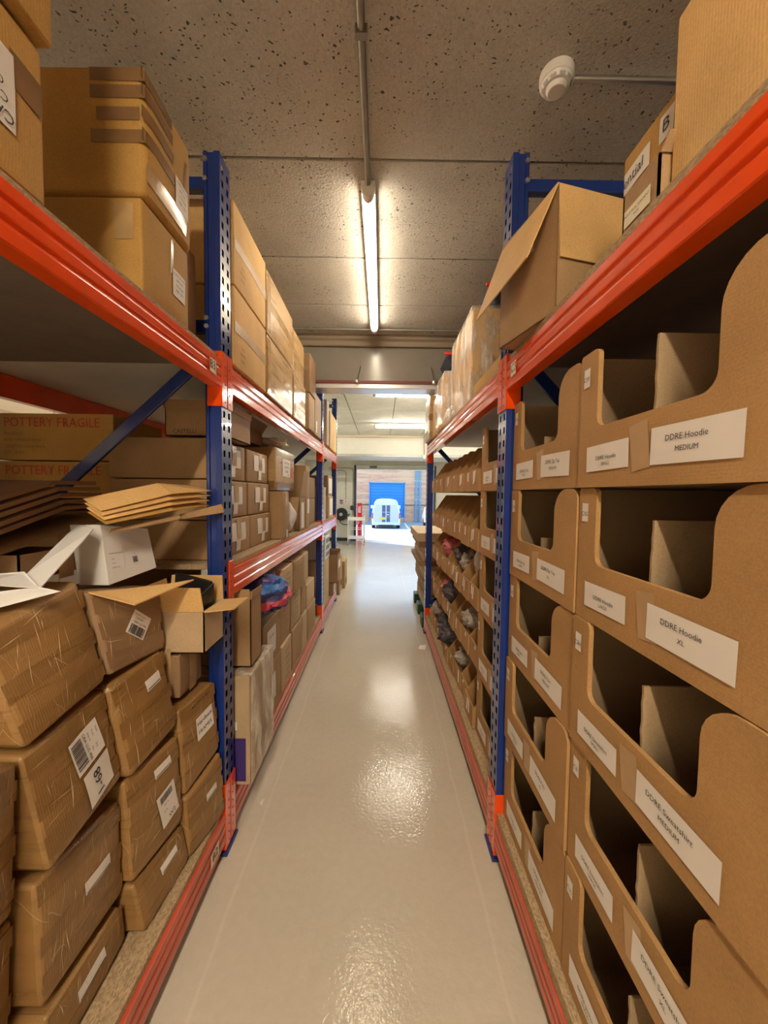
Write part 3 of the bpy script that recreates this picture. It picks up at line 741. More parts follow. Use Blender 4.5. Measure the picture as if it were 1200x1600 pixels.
stuffing(1, 5, PINK, .10, .078, .095, .14, 'red bagged garment in a bin of the second-lowest row')
stuffing(1, 4, DARKCL, .11, .074, .10, .12, 'navy bagged garment bulging from a bin of the second-lowest row', dx=.09)
stuffing(1, 1, GREYBAG, .10, .072, .08, .11, 'clear-bagged pale item in a bin of the second-lowest row', dx=.10)
stuffing(0, 5, DARKCL, .11, .078, .10, .13, 'dark bagged garment bulging from a bin of the bottom row', dx=.08)
stuffing(0, 4, DARKCL, .10, .074, .085, .12, 'black glossy bag poking out of a bin of the bottom row', dx=.05)
stuffing(0, 2, GREYBAG, .09, .072, .08, .11, 'crinkled clear bag in a bin of the bottom row', dx=.09)
stuffing(0, 7, GREYBAG, .09, .072, .09, .13, 'pale bagged item at the far end of the bottom row', dx=.07)

# ------------------------------------------------------------------ cartons on the right top shelf
G1 = 'cartons on the top shelf of the bin rack'
r, f = carton('carton', 'large plain kraft carton nearest the viewer on the shelf above the bins', .18, .69, RTOP, 2.29, XR+.045, .42, 1, KRAFT_L, group=G1)
tape(f['T'], r, .5, .5, .06, .42, 90)
r, f = carton('carton', 'tall ochre carton behind the big plain one, white lettered strip on its front', .705, .875, RTOP, 2.21, XR+.075, .40, 1, KRAFT_Y, group=G1)
paper(f['F'], r, .30, .74, .085, .046, lines=[('ential', -.1, 0, .032)])
paper(f['F'], r, .80, .80, .035, .05, lines=[('B', .0, 0, .035)])
r, f = open_carton('carton', 'small torn-open carton with cream printed strip, leaning on the ochre carton', XR+.028, XR+.070, .695, .795, RTOP, 2.07, KRAFT, [('ym', 25, .03)], group=G1)
paper(f['XM'], r, .45, .45, .075, .034, lines=[('INDUSTRIAL GARMENT', 0, .12, .0068), ('TAPE', 0, -.2, .0068)], mat=PAPER_C)
r, f = open_carton('carton', 'open carton overhanging the orange beam with its lid flap hanging out', XR-.005, XR+.335, 1.10, 1.385, RTOP, 2.315, KRAFT,
                   [('ym', 178, .20), ('xp', 60, .15)], group=G1, fmat=KRAFT_L)
paper(f['XM'], r, .55, .70, .05, .03, rot=0, lines=[('FRAGILE', 0, .0, .008)])
tw = math.radians(14); og = ORG[r.name]; sh = V((-.02, 0, 0))
def untwist(p): return Matrix.Rotation(-tw, 3, 'Z') @ (V(p)-og-sh)+og
finish('flap', MB().slab(*[untwist(p) for p in ((.479, 1.062, 2.314), (.413, 1.335, 2.300), (.345, 1.405, 2.095), (.402, 1.075, 2.120))], .004), KRAFT_L, r)
r.rotation_euler.z = tw; r.location += sh
r, f = carton('wrapped_carton', 'tall carton bagged in clear polythene, next past the open carton', 2.13, 2.72, RTOP, 2.50, XR+.035, .38, 1, KRAFT_L, group=G1, bulge=.012)
wrap(r, f, POLY, .010, .014)
r, f = carton('wrapped_carton', 'polythene-wrapped carton half hidden between two others on the bin rack', 2.81, 3.18, RTOP, 2.36, XR+.0, .38, 1, KRAFT_L, group=G1, bulge=.010)
wrap(r, f, POLY, .012, .020)
r, f = carton('carton', 'narrow kraft carton squeezed beside the brown taped carton', 3.24, 3.44, RTOP, 2.30, XR-.005, .36, 1, KRAFT_L, group=G1)
r, f = carton('carton', 'brown taped carton at the far end of the shelf above the bins', 3.47, 3.80, RTOP, 2.37, XR-.03, .33, 1, TAPED_L, group=G1, bulge=.012)
tape(f['N'], r, .55, .5, .06, .38, 90)
tape(f['F'], r, .5, .12, .36, .06)
o = finish('polythene_scrap', MB().blob((XR-.012, 2.58, RTOP+.045), (.014, .15, .030), .3, 5), POLY, smooth=True); tag(o, 'loose silvery polythene gathered on the shelf edge', 'plastic sheet')
o = finish('kraft_sheet', MB().box(XR+.03, XR+.05, 1.56, 2.05, RTOP, RTOP+.075), KRAFT_Y); tag(o, 'low ochre card tray lying under the open carton overhang', 'cardboard')
def shelf_bag(y0, y1, xf, z, label):
    r = root('folded_bag', (xf+.2, (y0+y1)/2, z), label, 'bag', 'navy bags laid on the cartons')
    mb = MB().prism([(xf, z+.09), (xf+.05, z+.01), (xf+.42, z), (xf+.42, z+.10), (xf+.06, z+.115)], 'Y', y0, y1)
    finish('body', mb, NAVY, r, bevel=.01)
    finish('trim', MB().box(xf-.006, xf+.40, y0-.006, y0+.010, z+.104, z+.120), REDTRIM, r)
    finish('tag', MB().box(xf+.075, xf+.12, y0-.014, y0-.004, z+.045, z+.085), REDTRIM, r, bevel=.003)
shelf_bag(2.84, 3.12, XR-.0, 2.40, 'navy bag with red edging lying on the wrapped cartons')
shelf_bag(2.16, 2.55, XR+.12, 2.535, 'navy bag with red edging behind the open carton flap')

# ------------------------------------------------------------------ left rack, top shelf
G2 = 'cartons on the top shelf of the carton rack'
r, f = carton('carton', 'ochre carton nearest the viewer, bottom of the top-shelf stack, inverted handwriting on its label', .30, .71, LTOP, 2.235, XL-.012, .45, -1, KRAFT_Y, group=G2, bulge=.008)
paper(f['F'], r, .715, .50, .115, .125, rot=180, lines=[('CARTON', -.0, .36, .026), ('CYBREAM', .0, .16, .020), ('COTTON', .05, -.02, .020), ('2 APPE', .02, -.2, .020), ('QTY-50', .0, -.38, .020)])
tape(f['F'], r, .915, .66, .062, .058)
r, f = carton('carton', 'ochre carton stacked closest to the ceiling at the viewer end', .25, .715, 2.245, 2.60, XL+.006, .45, -1, KRAFT_Y, group=G2)
tape(f['F'], r, .5, .95, .44, .03, mat=TAPE_C)
r, f = carton('carton', 'ochre carton with four brown tape strips round its corner', 1.0, 1.235, 2.215, 2.53, XL-.012, .45, -1, KRAFT_Y, group=G2, bulge=.010, bevel=.012)
for i, zc in enumerate((.80, .63, .455, .93)):
    tape(f['N'], r, .86-.0*i, zc, .14 if i != 1 else .11, .032, off=.0015); tape(f['F'], r, .24, zc-.01, .13, .032, rot=-6, off=.0015)
tape(f['F'], r, .80, .62, .10, .012, rot=80)
tape(f['F'], r, .42, .17, .19, .045, mat=TAPE_C, rot=-4)
paper(f['F'], r, .70, .36, .075, .085, lines=[('CARTON NO.', 0, .34, .010), ('ART.NO.', 0, .14, .010), ('COLOUR', 0, -.06, .010), ('SIZE  QTY', 0, -.26, .010)])
r, f = carton('carton', 'ochre carton standing on the shelf beneath the four-strip one', .995, 1.225, LTOP, 2.205, XL-.018, .45, -1, KRAFT_Y, group=G2, bulge=.008)
paper(f['F'], r, .70, .42, .07, .075, lines=[('CARTON NO.', 0, .34, .010), ('ART.NO.', 0, .14, .010), ('COLOUR', 0, -.06, .010), ('SIZE  QTY', 0, -.26, .010)])
tape(f['F'], r, .54, .70, .10, .012, rot=84); tape(f['N'], r, .90, .75, .05, .09, mat=TAPE_C)
r2, f2 = carton('carton', 'thin white-tagged carton tucked behind the blue post', 1.33, 1.405, LTOP, 2.31, XL-.082, .30, -1, KRAFT, group=G2)
paper(f2['N'], r2, .92, .70, .035, .09, lines=[('BROW', 0, 0, .016)])
for nm, a, b, zz, lo in (('first', 1.535, 1.945, 2.615, 2.285), ('second', 1.965, 2.515, 2.60, 2.275), ('third', 2.545, 2.935, 2.575, 2.265)):
    film = nm != 'first'
    for up in (1, 0):
        z0, z1 = (lo+.003, zz) if up else (LTOP, lo-.003)
        d = {'first': 'smooth kraft carton past the blue post', 'second': 'shiny taped carton in mid bay', 'third': 'taped carton beside low boxes'}[nm]
        r, f = carton('carton', f'{d}, {"upper" if up else "lower"} of two on the top shelf', a, b, z0, z1, XL+.006-(.012 if up and nm == 'third' else 0), .48, -1, TAPED_L if film else KRAFT_L, group=G2, bulge=.006)
        tape(f['F'], r, .5, .5, b-a-.01, .045, mat=TAPE_C if film else TAPE_SOFT)
        if film: tape(f['F'], r, .06, .5, .05, (z1-z0)*.9, mat=TAPE_C); tape(f['N'], r, .9, .5, .06, .26, mat=TAPE_C)
        for q, t in enumerate(('S:12', 'PO/NO.', 'C/NO.')): lettering(f['F'], r, t, .2, .30-.075*q if up else .28-.08*q, .017, mat=INK_BROWN, name='printed_mark')
r, f = carton('carton', 'dark-sided carton high on the top shelf beside the lintel', 3.0, 3.24, 2.255, 2.56, XL+.03, .3, -1, KRAFT_D, group=G2)
r, f = carton('carton', 'narrow carton below the dark-sided one near the lintel', 2.99, 3.22, LTOP, 2.248, XL+.025, .3, -1, KRAFT, group=G2)
r, f = carton('carton', 'tall carton in front of the second blue post on the top shelf', 3.27, 3.60, LTOP, 2.33, XL+.02, .35, -1, KRAFT, group=G2)
paper(f['F'], r, .2, .2, .05, .10)
r, f = carton('carton', 'tall pale carton just past the second blue post, top shelf', 3.96, 4.12, LTOP, 2.44, XL+.02, .35, -1, KRAFT_P, group=G2)
r, f = carton('carton', 'tall kraft carton at the far end of the carton rack, top shelf', 4.22, 4.78, LTOP, 2.38, XL+.02, .35, -1, KRAFT_L, group=G2)

# ------------------------------------------------------------------ left rack, big stack nearest the viewer
G3 = 'taped cartons stacked on the bottom shelf by the viewer'
YA0, YA1, YB1, YC1 = .745, .998, 1.215, 1.405
def lean(label, px, ya, yb, mat=TAPED, depth=.46, bulge=.008, name='carton', grp=G3, bev=.009):
    tl, tr, br, bl = px
    fr = (at(*bl, ya), at(*br, yb), at(*tr, yb), at(*tl, ya))
    for q in fr: q.z = max(q.z, LBASE+.007)
    r, f = carton(name, label, 0, 0, 0, 0, 0, depth, -1, mat, group=grp, bulge=bulge, front=fr, bevel=bev, N=12, wob=.005)
    F = f['F']; rnd = random.Random(label)
    for k in range(3):
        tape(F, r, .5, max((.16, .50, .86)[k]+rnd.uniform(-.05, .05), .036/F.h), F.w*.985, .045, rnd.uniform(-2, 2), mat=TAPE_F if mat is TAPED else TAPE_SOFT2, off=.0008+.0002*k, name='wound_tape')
    vs, fs = [], []
    for k in range(16):
        x, y, l, a = rnd.uniform(-.46, .46)*F.w, rnd.uniform(-.45, .45)*F.h, rnd.uniform(.012, .05), rnd.gauss(1.5, .22) if rnd.random() < .7 else rnd.gauss(.05, .25)
        c_, s_ = math.cos(a), math.sin(a); w_ = rnd.uniform(.0004, .0009)
        q = [(x-c_*l-s_*0, y-s_*l), (x-s_*w_, y+c_*w_), (x+c_*l, y+s_*l), (x+s_*w_, y-c_*w_)]
        q = [(min(F.w*.48, max(-F.w*.48, u)), min(F.h*.48, max(-F.h*.48, v))) for u, v in q]
        o = len(vs); vs += q; fs.append((o, o+1, o+2, o+3))
    decal(F, r, 'film_crease_glints', CREASE_GLINT, vs, fs, .5, .5, 0, .0022)['kind'] = 'stuff'  # creases drawn as pale slivers, their glint painted in
    return r, f
# first column
r, f = lean('taped carton nearest the viewer beside the full stacks, upper of two', ((-160, 1270), (27, 1190), (20, 1428), (-170, 1640)), .50, .735)
r, f = lean('taped carton nearest the viewer beside the full stacks, lower of two', ((-170, 1655), (20, 1434), (12, 1680), (-175, 2010)), .50, .735)
# second column
r, f = lean('large scuffed taped carton with a rounded shiny top edge, topmost of the nearest full stack', ((-38, 990), (122, 906), (168, 1062), (40, 1174)), YA0, YA1, bev=.014)
r, f = lean('taped carton with a barcode sheet and a handwritten number', ((33, 1184), (161, 1077), (191, 1213), (78, 1364)), YA0, YA1)
paper(f['F'], r, .60, .64, .085, .100, rot=-84, bars=(-.40, .40, -.46, -.12, True), lines=[('GBA LUS 498', .0, -.02, .0125), ('Ship to', -.2, .12, .008), ('No.', .2, .12, .008), ('From', -.2, .26, .008), ('Qty', .2, .26, .008), ('Date', -.2, .40, .008)], off=.003)
paper(f['F'], r, .66, .27, .085, .095, rot=96, lines=[('1-68', -.05, .05, .038)], off=.0035)
r, f = lean('taped carton with one blank white strip below the numbered one', ((54, 1386), (186, 1250), (192, 1392), (66, 1578)), YA0, YA1)
paper(f['F'], r, .62, .55, .085, .032, rot=3, rule=(-.46, .46, -.42, -.33))
r, f = lean('taped carton at the foot of the nearest full stack, long white strip', ((72, 1594), (189, 1414), (196, 1528), (84, 1790)), YA0, .985)
paper(f['F'], r, .48, .62, .090, .030, rot=3, rule=(-.46, .46, -.42, -.33))
# third column
r, f = lean('carton with a tilted barcode sheet and its flap folded out towards the aisle', ((138, 925), (246, 915), (258, 1012), (173, 1056)), 1.005, YB1+.01, mat=KRAFT_D, bulge=.006)
paper(f['F'], r, .55, .48, .070, .075, rot=-38, bars=(-.40, .40, -.46, -.08, True), lines=[('GBA LUS 498', 0, .02, .0085), ('DELIVERY', -.1, .2, .007), ('NOTE 2 OF 4', -.1, .34, .007)], off=.003)
p0, p1 = f['F'].c[3], f['F'].c[2]
finish('flap', MB().slab(p0, p1, at(303, 905, 1.23), at(211, 944, 1.01), .004), KRAFT_L, r)
r, f = lean('glossy taped carton with a rolled top edge and a small white strip', ((170, 1074), (253, 1013), (279, 1131), (204, 1218)), YA1+.004, YB1, bev=.014)
paper(f['F'], r, .66, .74, .062, .034, rot=4, rule=(-.44, .44, -.36, -.28))
r, f = lean('taped carton with a white strip above a scribbled barcode sheet', ((194, 1224), (278, 1149), (286, 1280), (208, 1380)), YA1+.004, YB1)
paper(f['F'], r, .62, .83, .070, .028, rot=4, rule=(-.44, .44, -.38, -.28))
paper(f['F'], r, .66, .40, .078, .112, rot=10, bars=(-.36, .30, .22, .42, True), lines=[('ISO 4', -.1, .10, .008), ('W2', .1, -.36, .020), ('DATE', -.2, -.08, .007)], off=.003)
r, f = lean('taped carton on the shelf under the scribbled one, single white strip', ((209, 1386), (283, 1287), (296, 1386), (228, 1508)), YA1+.004, YB1)
paper(f['F'], r, .60, .66, .078, .026, rot=3, rule=(-.44, .44, -.38, -.28))
# fourth column
r, f = lean('taped carton with a handwritten white note beside the blue post', ((279, 1112), (334, 1064), (343, 1168), (290, 1243)), YB1+.006, YC1)
paper(f['F'], r, .60, .60, .088, .082, rot=2, lines=[('Hardback', 0, .20, .020), ('FRAMES.', 0, -.20, .020)])
lettering(f['F'], r, 'BELGRADE BEST', .55, .93, .014, 2, off=.004, name='marker_writing')
r, f = lean('taped carton on the shelf beside the foot of the blue post', ((290, 1249), (345, 1174), (351, 1278), (298, 1372)), YB1+.006, YC1)
paper(f['F'], r, .62, .62, .056, .026, rot=3, rule=(-.44, .44, -.38, -.28))
r, f = carton('carton', 'brown carton with a strip of tape, set back under the open carton', 1.244, 1.40, .742, .890, XL-.075, .35, -1, KRAFT_D, group=G3)
tape(f['F'], r, .55, .5, .05, .16, 0, mat=TAPE_C); tape(f['N'], r, .85, .6, .05, .17, mat=TAPE_C)
r, f = open_carton('carton', 'open grey-brown carton with flaps up, holding a black tray', XL-.19, XL+.012, 1.244, 1.395, .90, 1.045, KRAFT_P, [('ym', 8, .085), ('xp', 84, .10), ('yp', 4, .09), ('xm', 5, .08)], group=G3, fmat=KRAFT_L)
o = finish('document_tray', MB().slab((XL-.16, 1.375, .91), (XL-.02, 1.33, .91), (XL-.005, 1.35, 1.125), (XL-.15, 1.385, 1.15), .016).slab((XL-.03, 1.25, .91), (XL-.02, 1.34, .91), (XL-.005, 1.35, 1.12), (XL-.02, 1.27, 1.09), .006), BLACKPL, bevel=.003)
tag(o, 'black plastic tray upright in the open grey-brown carton', 'tray')
# loose things on the stack
r, f = open_carton('carton', 'shallow dark carton under the pile of folded cardboard sheets', XL-.74, XL-.30, .93, 1.085, 1.235, 1.285, KRAFT_D, [], group=G3)
tape(f['XP'], r, .9, .5, .05, .12)
G4 = 'folded cardboard sheets on the carton stack'
nm = ['topmost', 'second', 'third', 'fourth', 'fifth']
for i in range(5):
    z = 1.468-.0195*i; dy = .004*i; x1 = XL-.385+.004*(i % 2)+.004*i
    mb = MB(); x0 = x1-.42
    mb.slab((x0, .62, z-.150), (x1, .62, z-.150), (x1, 1.14+dy, z), (x0, 1.14+dy, z), .012)
    mb.slab((x0, 1.14+dy, z), (x1, 1.14+dy, z), (x1+.0, 1.30+dy*2, z+.002), (x0, 1.30+dy*2, z+.002), .012)
    tag(finish('cardboard_sheet', mb, KRAFT_D), f'creased brown cardboard sheet, {nm[i]} of the pile above the white box flap', 'cardboard', G4)
mb = MB().slab((XL-.80, .60, 1.225), (XL-.345, .60, 1.225), (XL-.335, 1.36, 1.368), (XL-.80, 1.36, 1.368), .005)
tag(finish('cardboard_sheet', mb, KRAFT), 'wide flat cardboard sheet supporting the pile of creased sheets', 'cardboard', G4)
mb = MB().slab((XL-.95, .86, 1.45), (XL-.50, .95, 1.45), (XL-.60, 1.15, 1.53), (XL-.98, 1.05, 1.63), .005)
tag(finish('cardboard_sheet', mb, KRAFT_D), 'dark cardboard flap tilted up at the back of the pile', 'cardboard', G4)
for i in range(4):
    a = at(158+2.5*i, 799+7.0*i, 1.05); b = at(269+1*i, 772+8.6*i, 1.24); c = at(271, 772+8.3*i, 1.36)
    a2, b2 = a+V((-.05, .0, .034)), b+V((-.05, .0, .034))
    m = MB().slab(a, b, b2, a2, .0022)
    e = at(336-2*i, 768+7*i, 1.40)
    m.slab(b, V((XL-.03-.004*i, 1.40, b.z+.012)), V((XL-.12, 1.40, b.z+.03)), b2, .0022)
    tag(finish('cardboard_strip', m, KRAFT_L if i < 3 else KRAFT_Y), f'long folded cardboard strip reaching to the blue post, {nm[i] if i < 3 else "lowest"} of its pile', 'cardboard', G4)
mb = MB().slab(at(170, 834, 1.06), at(280, 812, 1.25), at(281, 806, 1.27), at(174, 828, 1.10), .003)
mb.slab(at(270, 814, 1.27), at(350, 801, 1.395), at(346, 788, 1.40), at(275, 806, 1.29), .003)
tag(finish('cardboard_strip', mb, KRAFT), 'wide cardboard strip under the folded strips, sticking out past the blue post', 'cardboard', G4)
# white box
fr = (at(170, 915, 1.10), at(245, 887, 1.27), at(231, 826, 1.27), at(156, 820, 1.10))
r, f = carton('carton', 'glossy white box with tiny print, squeezed under the folded strips', 0, 0, 0, 0, 0, .09, -1, WHITECARD, front=fr, bevel=.002, bulge=.001, wob=.001)
paper(f['F'], r, .20, .38, .05, .06, mat=WHITECARD, lines=[('Product description', 0, .36, .0055), ('Qty  1', -.2, .1, .0045), ('Size M', -.2, -.1, .0045), ('Made for use', -.1, -.3, .0045)], off=.0015, name='printed_panel')
paper(f['F'], r, .56, .36, .022, .03, mat=WHITECARD, bars=(-.4, .4, -.45, .2, True), lines=[('ZS', 0, .5, .005)], off=.0015, name='printed_panel')
r = root('white_carton', at(40, 905, .85), 'opened white card box lid with its long flap tilted up on the scuffed carton', 'box')
finish('flap', MB().slab(at(60, 921, .86), at(40, 898, .89), at(120, 820, 1.09), at(146, 826, 1.05), .003), WHITECARD, r)
finish('tray', MB().slab(at(-40, 911, .78), at(-60, 901, .86), at(38, 893, .885), at(62, 918, .855), .003).slab(at(-60, 931, .78), at(62, 917, .855), at(95, 924, .86), at(-60, 965, .78), .003), WHITECARD, r)

# ------------------------------------------------------------------ behind the frame, seen through the first bay
G5 = 'printed cartons behind the blue frame'
for up, z0, z1 in ((1, 1.578, 1.775), (0, 1.375, 1.573)):
    r, f = carton('carton', f'ochre carton with red capital lettering, {"upper" if up else "lower"} of two behind the blue brace', 1.60, 1.95, z0, z1, XL-.535, .50, -1, KRAFT_Y, group=G5, bevel=.003)
    lettering(f['N'], r, 'POTTERY FRAGILE', .485, .80, .056, mat=INK_RED, sx=.88, name='red_lettering')
    for i, t in enumerate(('PO # 22/06/22', 'ART NO. : FSMNMB1292GS0SWA4 - O', 'DESCRIPTION : Cambridge White Div', 'QTY :   36 PCS')):
        n = len(t)*.0058*.9
        lettering(f['N'], r, t, (.045+n*.5)/.50, .56-.135*i, .019, mat=INK_BROWN, sx=.55 if n > .1 else .7, name='printed_line')
r, f = carton('carton', 'plain carton under the red-lettered pair', 1.60, 1.95, LMID, 1.36, XL-.54, .50, -1, KRAFT, group=G5)
# bay two, middle shelf
G6 = 'small labelled cartons stacked three high'
for row in range(3):
    for col in range(2):
        a = 1.555+col*.368+(.012 if row == 0 else 0); z0 = LMID+row*.1725
        lb = f'small carton with torn paper label, {("bottom", "middle", "top")[row]} row, {"beside the blue post" if col == 0 else "in front of the tall tan box"}'
        r, f = carton('carton', lb, a, a+.362-.01*row, z0, z0+.169, XL-.075-.006*row, .44, -1, KRAFT, group=G6, bulge=.006)
        tape(f['F'], r, .5, .5, .04, .16, mat=TAPE_C)
        paper(f['F'], r, .38, .62, .085, .085, off=.0025); paper(f['F'], r, .66, .60, .085, .085, off=.0025); paper(f['F'], r, .52, .30, .05, .07, off=.003)
        tape(f['F'], r, .55, .68, .05, .09, mat=TAPE_C, off=.0045)
r, f = open_carton('carton', 'open kraft carton on the small labelled stack, black stamp on one side', XL-.30, XL-.045, 1.575, 1.86, 1.685, 1.80, KRAFT, [('ym', -4, .035), ('xp', 10, .03), ('xm', 20, .05), ('yp', 30, .06)], group='cartons on the middle shelf')
lettering(f['N'], r, 'CASTELLI', .32, .16, .024, name='stamp')
r, f = carton('carton', 'tall tan box standing on end in the middle shelf', 2.31, 2.45, LMID, 1.46, XL-.004, .33, -1, KRAFT, group='cartons on the middle shelf')
tape(f['F'], r, .5, .85, .05, .09, mat=TAPE_C); paper(f['F'], r, .6, .10, .035, .05)
r, f = carton('carton', 'wide taped carton with a delivery note, lying across the tall tan box', 2.31, 2.80, 1.467, 1.735, XL-.05, .34, -1, TAPED_L, group='cartons on the middle shelf', bulge=.008)
paper(f['F'], r, .48, .56, .20, .115, lines=[('Small White', 0, .30, .026), ('Stock Only', 0, .06, .026), ('Samples', .0, -.18, .026), ('x 24', .2, -.38, .02)]); paper(f['F'], r, .79, .47, .04, .07, mat=REDTRIM, name='red_sticker')
tape(f['F'], r, .5, .10, .46, .05); tape(f['F'], r, .5, .90, .46, .05); tape(f['N'], r, .75, .12, .16, .05)
o = finish('paper_bundle', MB().blob((XL-.14, 2.52, 1.782), (.10, .10, .030), .4, 5), PAPER, smooth=True); tag(o, 'crumpled white paper on the wide taped carton', 'paper')
r, f = open_carton('carton', 'dark open carton behind the crumpled paper under the top shelf', XL-.46, XL-.16, 2.08, 2.40, 1.742, 1.83, KRAFT_D, [('xp', 35, .06)], group='cartons on the middle shelf')
o = finish('mailer_bag', MB().blob((XL-.09, 2.56, LMID+.125), (.11, .050, .118), .12, 3), WHITEBAG, smooth=True); tag(o, 'white poly mailer standing beside the tall tan box', 'parcel')
r, f = carton('carton', 'narrow carton beside the white mailer, half under a flap', 2.70, 2.80, LMID, 1.25, XL-.05, .3, -1, KRAFT_D, group='cartons on the middle shelf')
r, f = open_carton('carton', 'open carton with one flap hanging down over the shelf edge', XL-.33, XL-.015, 2.83, 3.03, LMID, 1.42, KRAFT, [('ym', 150, .16), ('xp', 8, .20), ('yp', 2, .24)], group='cartons on the middle shelf')
paper(f['XP'], r, .5, .45, .10, .20)
r, f = carton('carton', 'slim tall carton past the hanging flap', 3.05, 3.20, LMID, 1.68, XL-.012, .3, -1, KRAFT, group='cartons on the middle shelf')
paper(f['F'], r, .5, .35, .08, .12)
r, f = carton('carton', 'deep dark carton in front of the second blue post, lower one', 3.34, 3.72, LMID, 1.40, XL-.06, .35, -1, KRAFT_D, group='cartons on the middle shelf')
r, f = carton('carton', 'deep dark carton in front of the second blue post, upper one', 3.34, 3.72, 1.402, 1.60, XL-.06, .35, -1, KRAFT_D, group='cartons on the middle shelf')
G7 = 'cartons in the last bay of the carton rack'
r, f = carton('carton', 'pale carton on the middle shelf just past the second blue post', 3.92, 4.12, LMID, 1.52, XL-.01, .33, -1, KRAFT_P, group=G7)
r, f = carton('carton', 'white-fronted carton in the last bay, lower of two', 4.35, 4.70, LMID, 1.42, XL-.01, .33, -1, KRAFT_P, group=G7)
paper(f['F'], r, .5, .5, .28, .2)
r, f = carton('carton', 'dark-sided carton in the last bay, upper of two', 4.30, 4.68, 1.425, 1.66, XL-.015, .33, -1, KRAFT_D, group=G7)
paper(f['F'], r, .5, .5, .30, .18)
r, f = carton('carton', 'white carton with black printed squares below the middle shelf of the last bay', 4.02, 4.36, .72, .98, XL+.0, .33, -1, WHITECARD, group=G7)
decal(f['F'], r, 'printed_squares', INK, *rects([(-.12+.09*i, -.06+.09*i, -.10+.075*j, -.05+.075*j) for i in range(3) for j in range(3)]), .5, .5)
r, f = carton('carton', 'plain carton carrying the white printed one in the last bay', 3.98, 4.38, LBASE, .715, XL-.01, .33, -1, KRAFT_P, group=G7)
r, f = open_carton('carton', 'brown open carton sticking out into the aisle at the far end of the rack', XL-.20, XL+.075, 4.52, 4.86, .355, .70, KRAFT_D, [('yp', 10, .03), ('xp', 35, .04)], group=G7)
paper(f['XP'], r, .6, .6, .18, .10)
r, f = carton('carton', 'low carton under the brown open one at the end of the rack', 4.54, 4.84, LBASE, .352, XL+.02, .3, -1, KRAFT_D, group=G7)
paper(f['F'], r, .3, .5, .12, .1)
for i, (y, x, h, lb) in enumerate(((5.25, XL+.02, .55, 'carton on the floor just past the end of the carton rack'), (5.62, XL+.06, .42, 'farthest carton on the floor past the carton rack'))):
    r, f = carton('carton', lb, y, y+.34, 0, h, x, .3, -1, KRAFT, group='cartons on the floor past the rack')
    decal(f['F'], r, 'printed_squares', INK, *rects([(-.1, -.02, -.1, -.02), (.02, .1, -.12, -.04)]), .5, .4)

# bay two, bottom shelf
G8 = 'cartons on the bottom shelf past the blue post'
r, f = carton('wrapped_carton', 'pale carton wound in milky stretch film with a purple sheet, hanging over the orange beam', 1.55, 1.865, LBASE, .665, XL+.055, .42, -1, KRAFT_P, group=G8, bulge=.008)
paper(f['N'], r, .80, .55, .06, .036, lines=[('24', .1, 0, .014)]); tape(f['N'], r, .86, .24, .085, .19, mat=PURPLE, name='purple_sheet', off=.004)
lettering(f['N'], r, '- - - - -', .5, .7, .02, mat=INK_BROWN, name='printed_mark')
wrap(r, f, FILM_W, .008, .012, 'FTR'); 
r, f = open_carton('carton', 'tall open carton with two raised flaps on top of the film-wound one', XL-.26, XL+.045, 1.60, 1.735, .685, .985, KRAFT, [('ym', 2, .045), ('xp', 3, .035), ('xm', 2, .045)], group=G8)
r, f = carton('carton', 'carton with a white sheet on its front under the bright jersey', 1.93, 2.27, .478, .735, XL-.01, .38, -1, KRAFT, group=G8)
paper(f['F'], r, .42, .52, .16, .15, lines=[('DELIVERY', 0, .2, .02)])
r, f = carton('carton', 'carton with a white sheet standing on the bottom shelf behind the film-wound one', 1.915, 2.275, LBASE, .474, XL-.01, .38, -1, KRAFT, group=G8)
paper(f['F'], r, .45, .5, .14, .15, lines=[('DELIVERY', 0, .2, .02)])
mb = MB().blob((XL-.06, 2.05, .895), (.15, .20, .10), .26, 4, 72, 44)
tag(finish('jersey', mb, JERSEY, smooth=True), 'bright purple, pink and blue jersey bundle bulging off the cartons', 'garment')
cols = [(2.31, 2.56), (2.60, 2.90), (2.93, 3.10), (3.14, 3.50)]
cn = ['next to the bright jersey', 'two columns past the jersey', 'three columns past the jersey', 'before the second blue post']
for i, (a, b) in enumerate(cols):
    zs = [(LBASE, .47), (.474, .735), (.739, .97)] if i < 3 else [(LBASE, .46), (.464, .66)]
    for j, (z0, z1) in enumerate(zs):
        pos = ('lowest', 'middle', 'uppermost')[j] if len(zs) == 3 else ('lower', 'upper')[j]
        off = (.0, -.012, .008)[j]+(.01 if i == 1 and j == 2 else 0)
        r, f = carton('carton', f'printed kraft carton {cn[i]}, {pos} of its stack', a, b, z0, z1, XL-.012+off, .42, -1, KRAFT if (i+j) % 2 else KRAFT_P, group=G8, bulge=.006)
        if i < 2 and j > 0 or i == 0:
            for q in range(5): lettering(f['F'], r, ('CARTON 12', 'STYLE NO.', 'COLOUR', 'QTY 48', 'N.W. KGS')[q], .45, .80-.15*q, .022, mat=INK_BROWN, name='printed_line')
r, f = carton('carton', 'large brown carton deep on the bottom shelf behind the blue post', 1.60, 2.2, LBASE, 1.0, XL-.46, .40, -1, KRAFT, group=G8)
r, f = carton('carton', 'dark carton at the back under the middle shelf', 3.2, 3.7, .67, .98, XL-.14, .4, -1, KRAFT_D, group=G8)

